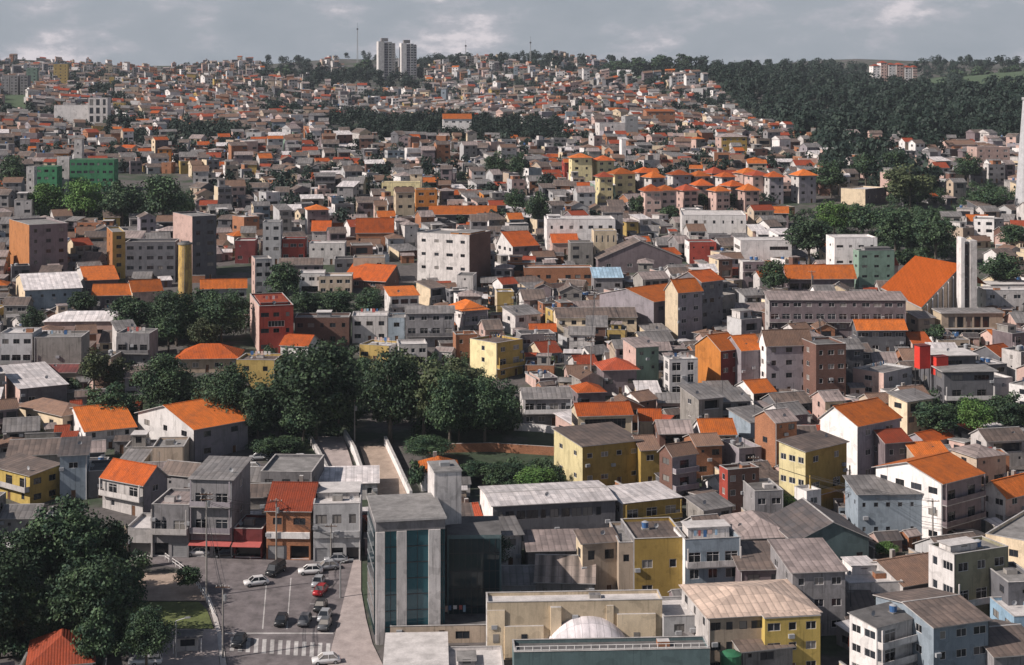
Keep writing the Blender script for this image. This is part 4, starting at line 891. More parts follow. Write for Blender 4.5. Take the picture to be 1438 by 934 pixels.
def chimney():
    s = s_of(446); X, Y, Z = at(260, 446); root = empty('chimney', (X, Y, gz(Y))); h = (446-343)/s; r = 9.6/s
    tag(root, 'tall round ochre chimney stack stained with soot rising from the trees', 'chimney'); MARKS.append(('ochre chimney', 260, 390))
    m = MB(); m.cyl(0, 0, -2, h, r*1.06, r*.96, 'ochrestack', 24); m.build('shaft', root, smooth=False)
    c = MB(); c.cyl(0, 0, h, h+.5, r*1.08, r*1.08, 'concrete', 24); c.cyl(0, 0, h+.5, h+.9, r*.7, r*.6, 'darkgrey', 24); c.build('cap', root)
    l = MB()
    for i in range(int(h/.5)): l.box(-.25, .25, -r*1.05-.12, -r*1.05-.06, i*.5, i*.5+.05, 'steel')
    l.box(-.3, -.25, -r*1.05-.14, -r*1.05-.04, 0, h, 'steel'); l.box(.25, .3, -r*1.05-.14, -r*1.05-.04, 0, h, 'steel'); l.build('ladder', root)
def ochre_stack():
    m, nt, N, L, b = nodes('ochre_stack'); g = N.new('ShaderNodeNewGeometry').outputs['Position']
    f = mapr(N, L, noise(N, L, mapping(N, L, g, (1.2,1.2,.5)), .9, 6, .7), .42, .62, 0, 1)
    L.new(mixc(N, L, f, (.55,.37,.12), (.27,.17,.07)), b.inputs['Base Color']); b.inputs['Roughness'].default_value = .9; MATS['ochrestack'] = m
ochre_stack(); chimney()

def mast():
    Y = F/3.4; X = (1443-CX)/3.4; root = empty('mast', (X, Y, gz(Y))); tag(root, 'pale grey tapering concrete mast cut by the right edge of the view', 'mast')
    h = ZC-(140-YH)/3.4-gz(Y); MARKS.append(('grey mast', 1432, 240))
    m = MB(); m.cyl(0, 0, -2, h, 19/3.4, 6.5/3.4, 'mastgrey', 16); m.build('shaft', root)
    c = MB(); c.cyl(0, 0, h, h+1.0, 8/3.4, 8/3.4, 'palegrey', 16); c.build('platform', root)
MATS['mastgrey'] = slab_mat('mast', (.47,.47,.49), .25); mast()

def twin(px, w, yt, label):
    s = s_of(114); Y = F/s; X = (px-CX)/s; root = empty('apartment_tower', (X, Y, gz(Y)), radians(14)); tag(root, label, 'tower block', 'twin residential towers on the ridge')
    h = (114-yt)/s; W = w/s
    core = MB(); core.box(-W/2, -W*.16, -7, 7, -2, h, 'white', 'slab_t'); core.box(-W*.16, W*.08, -6.2, 6.2, -2, h-1, 'lilac', 'slab_t'); core.box(W*.08, W*.3, -7, 7, -2, h-.5, 'palegrey', 'slab_t'); core.box(W*.3, W/2, -6.2, 6.2, -2, h-2, 'offwhite', 'slab_t')
    core.build('wall', root)
    cap = MB(); cap.box(-W*.3, W*.1, -4, 4, h+.002, h+4, 'grey', 'slab_t'); cap.build('roof_house', root)
    for (a, b, y) in ((-.13,-.04,-6.2), (-.02,.06,-6.2), (.12,.26,-7), (.34,.46,-6.2)):
        p = MB(); n = int(h/3)
        for i in range(n): p.box(a*W, b*W, y-.06, y-.004, i*3+1, i*3+2.3, 'glass')
        p.build('window_column', root)
twin(542, 24, 58, 'taller of the twin grey and white tower blocks, nearer the thin radio mast'); twin(573, 22, 60, 'tower block of the twin pair with the darker striped front')
MARKS.append(('twin tower blocks', 558, 90))
def radio(px, yt, yb, s, label):
    Y = F/s; X = (px-CX)/s; root = empty('radio_mast', (X, Y, gz(Y))); tag(root, label, 'radio mast', 'radio masts on the ridge'); h = ZC-(yt-YH)/s-gz(Y)
    m = MB()
    for dx, dy in ((-.9,-.6),(.9,-.6),(0,.9)): m.bar((dx*1.4, dy*1.4, -2), (dx*.3, dy*.3, h), .28, 'steel', .16)
    n = 14
    for i in range(n): z = h*i/n; k = 1.4-1.1*i/n; m.bar((-.9*k, -.6*k, z), (.9*k*.95, -.6*k*.95, z+h/n), .12, 'steel')
    m.build('lattice', root); a = MB(); a.bar((0, 0, h), (0, 0, h+7), .12, 'darksteel'); a.cyl(0, 0, h-3, h-1, 1.3, 1.3, 'darksteel', 8); a.build('aerial', root)
radio(502, 34, 100, .98, 'tallest thin radio mast beside the twin tower blocks'); radio(654, 70, 108, .98, 'radio mast between the twin tower blocks and the dark round trees'); radio(745, 66, 104, .98, 'short radio mast beside the pointed conifer on the ridge')

# ------------------------------------------------------------------ streets, square and channel
MATS['asphalt'] = slab_mat('asphalt', (.18,.158,.162), .5); MATS['paving'] = slab_mat('paving', (.40,.34,.325), .3); MATS['kerb'] = slab_mat('kerb', (.52,.48,.46), .2)
MATS['roadpaint'] = slab_mat('road_paint', (.52,.50,.49), .5); MATS['lawn'] = slab_mat('lawn', (.12,.145,.045), .45); MATS['path'] = slab_mat('dirt_path', (.40,.31,.25), .3)
RL = [(774,150,500),(790,205,497),(800,258,494),(830,290,486),(860,304,478),(890,312,470),(940,320,460),(985,326,450)]
struct(strip(RL, .05, 'asphalt').build('road'))
def side_x(rows, y, k):
    for (a, *A), (b, *Bb) in zip(rows, rows[1:]):
        if a <= y <= b: t = (y-a)/(b-a); return A[k]+(Bb[k]-A[k])*t
    return rows[-1][k+1]
def raised(rows, mat, name, h=.16):                                    # a pavement: top sheet plus kerb faces
    mb = strip(rows, h, mat); n = len(mb.v)
    k = n//2
    low = [(x, y, z-h-.3) for x, y, z in mb.v]; mb.v.extend(low)
    for i in range(k-1):
        for c in (0, 1):
            a, b = 2*i+c, 2*i+2+c; mb.f.append((a, b, b+n, a+n)); mb.m.append('kerb')
    struct(mb.build(name))
raised([(785,497,507),(830,486,507),(870,476,514),(905,467,523),(940,459,540),(985,450,560)], 'paving', 'sidewalk')
raised([(806,186,256),(822,186,276),(833,186,286),(845,186,292)], 'path', 'dirt_footpath')
raised([(846,186,279),(856,186,290),(872,186,296),(884,190,300)], 'lawn', 'park_lawn', .14)
raised([(826,284.5,289.5),(860,297,303),(890,304.5,311),(940,310,319),(985,314,325)], 'kerb', 'kerb_strip', .17)
raised([(884.6,200,303.5),(900,205,305.5),(940,205,309),(985,205,313)], 'paving', 'park_pavement', .15)
mb = MB()
for i in range(13):                                                    # zebra crossing
    x = 324+i*11.2; y = 895+i*.75; mb2 = strip([(y,x,x+5.6),(y+20,x-1.5,x+4.4)], .062, 'roadpaint', 3); mb.add(mb2, lambda p: p)
for y, xa, xb in ((889,316,468),):
    mb.add(strip([(y,xa,xb),(y+1.6,xa,xb)], .062, 'roadpaint'), lambda p: p)
for i in range(2): x = 374+i*34; mb.add(strip([(812,x,x+1.3),(884,x-6,x-4.3)], .062, 'roadpaint'), lambda p: p)
for i in range(4): y = 812+i*18; mb.add(strip([(y,438-i*1.5,462-i*1.5),(y+1,438-i*1.5,462-i*1.5)], .062, 'roadpaint'), lambda p: p)
struct(mb.build('road_markings'))
# stepped channel climbing between pale walls, and the lit ramp beside it
def channel():
    struct(strip([(628,505,545),(660,515,556),(700,528,573)], .25, 'path').build('channel_floor'))
    struct(strip([(616,436,482),(640,450,490),(664,462,497)], .5, 'paving').build('ramp_road'))
    def wall(name, label, rows, hgt, th=.6, wm='white'):
        root = empty(name, at(*rows[0])); tag(root, label, 'wall', 'pale walls of the channel', 'thing'); bx = root.location; mb = MB()
        pr = [at(*r) for r in rows]
        for p, q in zip(pr, pr[1:]):
            d = Vector((q[0]-p[0], q[1]-p[1])).normalized(); n = Vector((-d.y, d.x))*th/2
            c = [(p[0]+n.x, p[1]+n.y), (q[0]+n.x, q[1]+n.y), (q[0]-n.x, q[1]-n.y), (p[0]-n.x, p[1]-n.y)]; zz = [gz(p[1]), gz(q[1]), gz(q[1]), gz(p[1])]
            lo = [(x-bx.x, y-bx.y, z-2-bx.z) for (x, y), z in zip(c, zz)]; hi = [(x-bx.x, y-bx.y, z+hgt-bx.z) for (x, y), z in zip(c, zz)]
            mb.q(hi, 'coping')
            for i in range(4): j = (i+1) % 4; mb.q([lo[i], lo[j], hi[j], hi[i]], wm)
        mb.build('wall_body', root)
    wall('retaining_wall', 'pale wall along the outer edge of the lit ramp', [(434,618),(448,642),(461,668)], 1.5)
    wall('retaining_wall', 'pale wall parting the lit ramp from the stepped channel', [(484,616),(498,640),(509,672)], 2.0)
    wall('retaining_wall', 'pale wall of the channel on the side of the orange hip-roofed house', [(541,624),(558,660),(577,702)], 1.8)
    wall('parapet_wall', 'white sloping stair parapet behind the striped roof house', [(862,534),(880,556),(905,592)], 2.4)
    wall('brick_wall', 'low brown brick wall running under the wood to the big yellow house', [(596,636),(690,634),(784,640)], 1.9, .4, 'brick')
    wall('parapet_wall', 'pale kerb wall running up beside the big yellow house', [(722,604),(760,606),(800,612)], 1.6)
channel()

# ------------------------------------------------------------------ cars, poles, pillar, fence
for k, c in (('white',(.75,.74,.74)),('dark',(.025,.027,.03)),('silver',(.38,.39,.41)),('red',(.38,.02,.025)),('grey',(.12,.125,.135))):
    m = plain('car_paint_'+k, c, .28, .15, .6); MATS['car_'+k] = m
MATS['rubber'] = plain('tyre_rubber', (.02,.02,.02), .9); MATS['lamp'] = plain('lamp_glass', (.6,.6,.58), .2); MATS['taillamp'] = plain('tail_lamp', (.35,.02,.02), .3)
CARM = {}
def loft(mb, secs, mat):                                                # secs: (x, halfwidth list by height)
    n = len(secs[0]); base = len(mb.v)
    for s in secs: mb.v.extend(s)
    for i in range(len(secs)-1):
        for j in range(n): k = (j+1) % n; mb.f.append((base+i*n+j, base+i*n+k, base+(i+1)*n+k, base+(i+1)*n+j)); mb.m.append(mat)
    mb.f.append(tuple(base+j for j in reversed(range(n)))); mb.m.append(mat); mb.f.append(tuple(base+(len(secs)-1)*n+j for j in range(n))); mb.m.append(mat)
def car_meshes(col, van):
    if (col, van) in CARM: return CARM[(col, van)]
    P = 'car_'+col; b = MB(); L = 2.15 if not van else 2.5
    def ring(x, w, z0, z1): return [(x,-w*.94,z0),(x,w*.94,z0),(x,w,z0+(z1-z0)*.45),(x,w*.9,z1),(x,-w*.9,z1),(x,-w,z0+(z1-z0)*.45)]
    hood = .92 if not van else 1.05
    loft(b, [ring(-L,.70,.42,.72),ring(-L+.12,.82,.28,hood-.08),ring(-L*.5,.88,.24,hood),ring(0,.89,.24,hood+.03),ring(L*.55,.88,.24,hood),ring(L-.15,.83,.28,hood-.04),ring(L,.72,.42,.75)], P)
    top = 1.46 if not van else 1.95; c = MB()
    xs = (-L*.55,-L*.22,L*.5,L*.80) if not van else (-L*.72,-L*.5,L*.9,L*.97)
    z = hood+.02
    lo = [(xs[0],-.80,z),(xs[3],-.80,z),(xs[3],.80,z),(xs[0],.80,z)]; hi = [(xs[1],-.62,top),(xs[2],-.62,top),(xs[2],.62,top),(xs[1],.62,top)]
    for i in range(4): j = (i+1) % 4; c.q([lo[i], lo[j], hi[j], hi[i]], 'glass')
    r = MB(); r.box(xs[1]-.03, xs[2]+.03, -.64, .64, top-.01, top+.05, P)
    for i in range(4): r.bar(lo[i], hi[i], .05, P)
    for sgn in (-1, 1):
        xm = (xs[1]+xs[2])/2; r.bar((xm, sgn*.80, z), (xm, sgn*.63, top), .05, P)
        if van: r.box(xs[1]+.8, xs[2]-.1, sgn*.66-.08, sgn*.66+.08, z, top-.1, P)
    w = MB(); k = 14
    def disc(mb, y0, y1, rad, mat):
        n = len(mb.v)
        for y in (y0, y1):
            for i in range(k): mb.v.append((rad*cos(2*pi*i/k), y, rad*sin(2*pi*i/k)))
        for i in range(k): j = (i+1) % k; mb.f.append((n+i, n+j, n+k+j, n+k+i)); mb.m.append(mat)
        mb.f.append(tuple(n+i for i in range(k))); mb.m.append(mat); mb.f.append(tuple(n+k+i for i in reversed(range(k)))); mb.m.append(mat)
    disc(w, -.1, .1, .31, 'rubber'); rim = MB(); disc(rim, -.115, .115, .18, 'steel')
    h = MB(); h.box(-.05, .05, -.16, .16, -.08, .08, 'lamp'); t = MB(); t.box(-.05, .05, -.14, .14, -.1, .1, 'taillamp')
    CARM[(col, van)] = (b.mesh('body', True), c.mesh('window_band'), r.mesh('cabin_roof'), w.mesh('wheel'), rim.mesh('rim'), h.mesh('headlight'), t.mesh('tail_light'), L)
    return CARM[(col, van)]
def car(px, py, rz, col, label, van=False, cat='car', dz=0, group='cars around the square'):
    X, Y, Z = at(px, py); root = empty('parked_car' if not van else 'parked_van', (X, Y, gz(Y)+.06+dz), radians(rz)); tag(root, label, cat, group)
    b, c, r, w, rim, h, t, L = car_meshes(col, van)
    link('body', b, root); link('window_band', c, root); link('cabin_roof', r, root)
    for sx in (-.62, .62):
        for sy in (-.8, .8):
            o = link('wheel', w, root, (sx*L, sy, .31)); link('rim', rim, o)
    for sy in (-.55, .55): link('headlight', h, root, (-L+.06, sy, .66)); link('tail_light', t, root, (L-.06, sy, .7))
for a in [(360,822,20,'white','white car crossing the square at an angle'), (436,806,10,'white','white car parked before the teal grey shop building, nearest the square'),
          (459,800,20,'silver','silver car behind the red car'), (450,834,80,'red','red car in the kerbside row'), (450,856,84,'dark','black car just below the red car in the kerbside row'),
          (456,882,85,'grey','grey car last in the kerbside row before the crossing'), (395,876,88,'dark','black car alone in the middle of the square'), (428,876,86,'grey','dark grey car beside the lone black car'),
          (458,932,12,'white','white car on the zebra crossing side of the street corner'), (279,780,2,'white','white car parked under the red awning'), (205,776,4,'white','white car in front of the roller door shops'),
          (316,782,4,'dark','black car before the dark red bar front'), (472,790,6,'silver','small silver car at the corner of the teal grey shop building'), (447,822,84,'silver','silver car touching the red car in the kerbside row'),
          (419,648,5,'white','white car on the raised car park by the ramp',), (364,646,8,'silver','silver car on the raised car park near the dark shrubs'), (384,646,8,'dark','black car between two pale cars on the raised car park'),
          (456,870,84,'silver','silver car between the black and grey cars in the kerbside row'), (352,660,8,'white','white car below the silver one on the raised car park'),
          (336,905,86,'dark','black car waiting at the zebra crossing'), (612,882,8,'dark','black car parked under the glass office')]:
    car(*a)
car(387,806,70,'dark','dark delivery van in the middle of the square', True, 'van'); car(204,934,6,'white','white van half hidden behind the park trees', True, 'van')
car(346,778,4,'grey','grey van parked before the orange brick shop', True, 'van')

def pole(px, yb, yt, label, arms=1, lamp=False, mat='concrete'):
    s = s_of(yb); X, Y, Z = at(px, yb); root = empty('street_lamp' if lamp else 'utility_pole', (X, Y, gz(Y))); tag(root, label, 'street lamp' if lamp else 'utility pole', 'street lamps' if lamp else 'utility poles')
    h = (yb-yt)/s; m = MB(); m.bar((0, 0, -1), (0, 0, h), .17, mat, .11, 8); m.build('shaft', root)
    if lamp:
        a = MB(); a.bar((0, 0, h), (1.6, 0, h+.5), .06, 'steel'); a.build('arm', root); l = MB(); l.box(1.4, 2.2, -.16, .16, h+.42, h+.6, 'steel'); l.build('lamp_head', root)
    else:
        for i in range(arms):
            a = MB(); a.box(-1.1, 1.1, -.17-.06, -.17, h-.5-i*.9, h-.36-i*.9, 'wood')
            for x in (-.95, -.35, .35, .95): a.cyl(x, -.2, h-.36-i*.9, h-.15-i*.9, .06, .05, 'lamp', 6)
            a.build('crossarm', root)
        t = MB(); t.cyl(.32, 0, h-2.6, h-1.6, .26, .26, 'steel', 10); t.build('transformer', root)
for a in [(290,838,690,'tall utility pole at the curb of the square',2), (313,925,820,'utility pole beside the pale kerb strip',1), (388,788,700,'utility pole before the orange brick shop',1), (465,792,735,'utility pole before the teal grey shop building',1),
          (553,480,440,'utility pole before the white and blue house',1), (835,470,405,'utility pole rising over the long cream open building',2), (830,545,472,'utility pole above the rust hip roof',2), (498,622,560,'pale pole at the foot of the wood',1),
          (345,470,440,'short pole among trees near the dark red block',1), (1140,420,380,'pole before the orange pavilion',1), (290,482,440,'pale pole in the trees under the ochre chimney',1), (770,530,470,'utility pole beside the mustard house with pale side',2),
          (1310,790,700,'utility pole beside the graffiti wall building',1), (1160,560,500,'utility pole before the maroon building',1), (1058,700,640,'utility pole over the dark house with red side',1), (632,560,500,'utility pole standing out of the wood',1)]:
    pole(*a[:4], arms=a[4])
for a in [(247,925,872,'street lamp at the park edge'), (182,925,880,'street lamp under the big park trees'), (478,840,790,'street lamp on the pavement by the kerbside row')]: pole(*a, lamp=True, mat='steel')

def wire(a, b, label):                                                  # cables between two poles: (px, base row, top row)
    P = []
    for px, yb, yt in (a, b): X, Y, Z = at(px, yb); P.append((X, Y, gz(Y)+(yb-yt)/s_of(yb)-.35))
    root = empty('overhead_wire', P[0]); tag(root, label, 'cable', 'overhead cables'); m = MB()
    for off, dz in ((-.9,0),(-.3,0),(.9,0),(0,-1.2),(.1,-1.5)):
        prev = None
        for k in range(13):
            t = k/12; q = tuple(P[0][j]+(P[1][j]-P[0][j])*t-P[0][j] for j in range(3)); q = (q[0]+off*.3, q[1]+off, q[2]+dz-1.1*4*t*(1-t))
            if prev: m.bar(prev, q, .035, 'darksteel', k=4)
            prev = q
    m.build('cable', root)
for a, b, l in [((290,838,690),(388,788,700),'cables from the tall curb pole to the orange brick shop pole'),((388,788,700),(465,792,735),'cables from the orange brick shop pole to the corner pole'),((290,838,690),(313,925,820),'cables dropping along the pale kerb strip'),
                ((835,470,405),(830,545,472),'cables over the rust hip roof'),((835,470,405),(553,480,440),'long cables above the white and blue house'),((1310,790,700),(1058,700,640),'long cables across the three-storey mustard house'),((830,545,472),(770,530,470),'cables beside the mustard house with pale side'),((1160,560,500),(1140,420,380),'cables climbing past the maroon building')]: wire(a, b, l)
def monument():
    X, Y, Z = at(175, 800); root = empty('monument', (X, Y, gz(Y))); tag(root, 'pale stone pillar standing between the park trees and the shops', 'monument'); s = s_of(800)
    h = 58/s; m = MB(); m.box(-.9, .9, -.9, .9, -1, .8, 'concrete'); m.build('plinth', root)
    v = MB(); n = 0
    a, b = .62, .42; v.v = [(-a,-a,.8),(a,-a,.8),(a,a,.8),(-a,a,.8),(-b,-b,h),(b,-b,h),(b,b,h),(-b,b,h),(0,0,h+.6)]
    v.f = [(0,1,5,4),(1,2,6,5),(2,3,7,6),(3,0,4,7),(4,5,8),(5,6,8),(6,7,8),(7,4,8)]; v.m = ['beige']*8; v.build('shaft', root)
monument()
def roof_railing(root, g):
    m = MB(); x0, x1, y = -g['W']/2+.3, g['W']/2-.3, -g['D']/2+.3; n = int((x1-x0)/1.2); z = g['top']
    for i in range(n+1): x = x0+(x1-x0)*i/n; m.bar((x, y, z), (x, y, z+1.25), .05, 'whitepaint', k=5)
    for h in (.65, 1.2): m.bar((x0, y, z+h), (x1, y, z+h), .045, 'whitepaint', k=5)
    m.build('railing', root)
roof_railing(*TEALB)
def kiosk():
    X, Y, Z = at(264, 912); root = empty('kiosk', (X, Y, gz(Y)), radians(8)); tag(root, 'small dark roofed kiosk with white posts on the park pavement', 'kiosk')
    w = MB(); w.box(-1.6, 1.6, -1, 1, 0, 2.3, 'offwhite'); w.build('wall', root); r = MB(); r.box(-2.3, 2.3, -1.8, 1.7, 2.3, 2.5, 'darkgrey', 'darkslab_t'); r.build('roof', root)
    for x in (-2.1, 2.1):
        p = MB(); p.bar((x, -1.6, 0), (x, -1.6, 2.3), .07, 'whitepaint'); p.build('post', root)
    p = MB(); p.box(-1.1, 1.1, -1.05, -1.004, .9, 1.9, 'glass'); p.build('window', root)
kiosk()
def railing():
    pts = [at(x, y) for x, y in ((232,786),(252,800),(268,812),(279,828),(290,846),(300,868))]; root = empty('railing', pts[0]); bx = root.location; tag(root, 'pale railing following the curved park edge beside the square', 'railing')
    m = MB()
    for p, q in zip(pts, pts[1:]):
        for k in range(4):
            t = k/4; x, y = p[0]+(q[0]-p[0])*t, p[1]+(q[1]-p[1])*t; z = gz(y); m.bar((x-bx.x, y-bx.y, z-bx.z), (x-bx.x, y-bx.y, z+1.2-bx.z), .06, 'whitepaint')
        for hz in (.6, 1.15): m.bar((p[0]-bx.x, p[1]-bx.y, gz(p[1])+hz-bx.z), (q[0]-bx.x, q[1]-bx.y, gz(q[1])+hz-bx.z), .045, 'whitepaint')
    m.build('rails', root)
railing()
def red_panel(px, yb, yt, w, label):
    s = s_of(565); Y = F/s; X = (px-CX)/s; base = ZC-(yb-YH)/s; root = empty('water_tank', (X, Y-1.5, gz(Y-1.5)), radians(18)); tag(root, label, 'tank', 'red tanks')
    h0 = base-gz(Y-1.5); h1 = h0+(yb-yt)/s; W = w/s
    m = MB(); m.box(-W/2, W/2, -1.2, 1.2, h0, h1, 'redpaint'); m.build('body', root)
    c = MB(); c.box(-W/2-.1, W/2+.1, -1.3, 1.3, h1, h1+.2, 'darkred'); c.build('lid', root); st = MB()
    for x in (-W/2+.2, W/2-.2):
        for y in (-1, 1): st.bar((x, y, -1), (x, y, h0), .12, 'darksteel')
    st.build('stand', root)
MATS['redpaint'] = plain('red_paint', (.62,.045,.03), .6)
red_panel(1293, 515, 484, 17, 'tall bright red tank raised over the dark slab roofs'); red_panel(1317, 524, 499, 19, 'squat bright red tank beside the taller red tank')
def green_tank(px, yb, yt, w, label):
    X, Y, Z = at(px, yb); s = s_of(yb); root = empty('storage_tank', (X, Y, gz(Y))); tag(root, label, 'tank', 'green tanks'); h = (yb-yt)/s
    m = MB(); m.cyl(0, 0, -1, h, w/2/s, w/2/s, 'greenpaint', 16); m.build('body', root, False); c = MB(); c.cyl(0, 0, h, h+.4, w/2/s*1.03, w/4/s, 'greenpaint', 16); c.build('lid', root)
MATS['greenpaint'] = plain('green_paint', (.035,.15,.075), .5)
green_tank(1018, 932, 880, 17, 'upright dark green tank beside the low fibre sheet roof'); green_tank(1026, 965, 918, 30, 'broad dark green tank at the bottom edge')
import re
import numpy as np
# ------------------------------------------------------------------ trees
def leaf_quad(mb, c, size, r, mat, out):
    n = Vector((r.gauss(0,1), r.gauss(0,1), r.gauss(0,1)))*.6+out; n.normalize()
    u = n.orthogonal().normalized(); w = n.cross(u); t = r.uniform(0, 2*pi); u, w = u*cos(t)+w*sin(t), w*cos(t)-u*sin(t)
    a = size*r.uniform(.6, 1.3); b = a*r.uniform(.55, .9); c = Vector(c)
    mb.q([tuple(c-u*a), tuple(c-w*b+n*a*.15), tuple(c+u*a), tuple(c+w*b-n*a*.15)], mat)
def crown_mesh(seed, lobes, per, leaf, mat, shape='round'):
    r = random.Random(seed); mb = MB()
    L = []
    for i in range(lobes):
        while True:
            p = Vector((r.uniform(-1,1), r.uniform(-1,1), r.uniform(-1,1)))
            if p.length < 1: break
        p = p*.36 if i > 2 else p*.15
        if shape == 'flat': p.z *= .7; rad = r.uniform(.10, .19)
        elif shape == 'tall': rad = r.uniform(.10, .18)
        else: rad = r.uniform(.10, .2)
        if p.z < -.2: p.z *= .7
        L.append((p, rad))
    for p, rad in L:
        sq = (r.uniform(.9,1.3), r.uniform(.9,1.3), r.uniform(.6,.85))
        for k in range(per):
            d = Vector((r.gauss(0,1), r.gauss(0,1), r.gauss(0,1))).normalized(); rr = rad*(r.random()**.35)*r.uniform(.8,1.15)
            if d.z < -.5 and r.random() < .6: d.z = -d.z
            c = (p.x+d.x*rr*sq[0], p.y+d.y*rr*sq[1], p.z+d.z*rr*sq[2])
            leaf_quad(mb, c, leaf, r, mat, d*.9+Vector((0,0,.35)))
    return mb.mesh('crown')
def trunk_mesh(seed):
    r = random.Random(seed); mb = MB(); mb.bar((0,0,-.06), (.02,.01,.5), .035, 'bark', .022, 8)
    for i in range(6):
        t = i*1.05+r.random(); z0 = .3+.06*i*.5; mb.bar((.01,0,z0), (.26*cos(t), .26*sin(t), .58+.25*r.random()), .016, 'bark', .006, 5)
    mb.bar((.02,.01,.5), (.0,.03,.85), .022, 'bark', .008, 6); return mb.mesh('trunk')
CR = {'L': [crown_mesh(i, 70, 190, .0165, 'leaf') for i in range(3)], 'M': [crown_mesh(10+i, 44, 110, .026, 'leaf') for i in range(4)], 'S': [crown_mesh(20+i, 24, 60, .045, 'leaf') for i in range(4)],
      'G': [crown_mesh(30+i, 50, 130, .020, 'leaf2') for i in range(2)], 'O': [crown_mesh(40+i, 40, 110, .026, 'leaf3') for i in range(2)], 'F': [crown_mesh(50+i, 18, 50, .055, 'farleaf') for i in range(4)]}
TR = [trunk_mesh(i) for i in range(3)]
TREEBOX = []
NT = [0]
def tree(x0, x1, y0, y1, yb, label=None, kind=None, cat='tree', name='tree', group='trees of the town'):
    s = s_of(yb); X, Y, Z = at((x0+x1)/2, yb); NT[0] += 1; i = NT[0]
    w = (x1-x0)/s; h = (y1-y0)/s; zc = (yb-(y0+y1)/2)/s
    kind = kind or ('L' if x1-x0 > 75 else 'M' if x1-x0 > 34 else 'S' if yb > 150 else 'F')
    root = empty(name, (X, Y, gz(Y)), 0); root['category'] = cat; root['group'] = group
    k = 1.12 if kind == 'L' else 1.08
    o = link('crown', CR[kind][i % len(CR[kind])], root, (0, 0, zc), i*1.3, (w*k, w*k*.95, h*k))
    if name == 'tree':
        ht = zc+h*.42; link('trunk', TR[i % 3], root, None, i*.9, (min(w, ht)*.9, min(w, ht)*.9, ht))
    TREEBOX.append((x0, y0, x1, y1, Y, root, kind, (x0+x1)/2, (y0+y1)/2))
    if label: root['label'] = label; root['done'] = 1
    return root
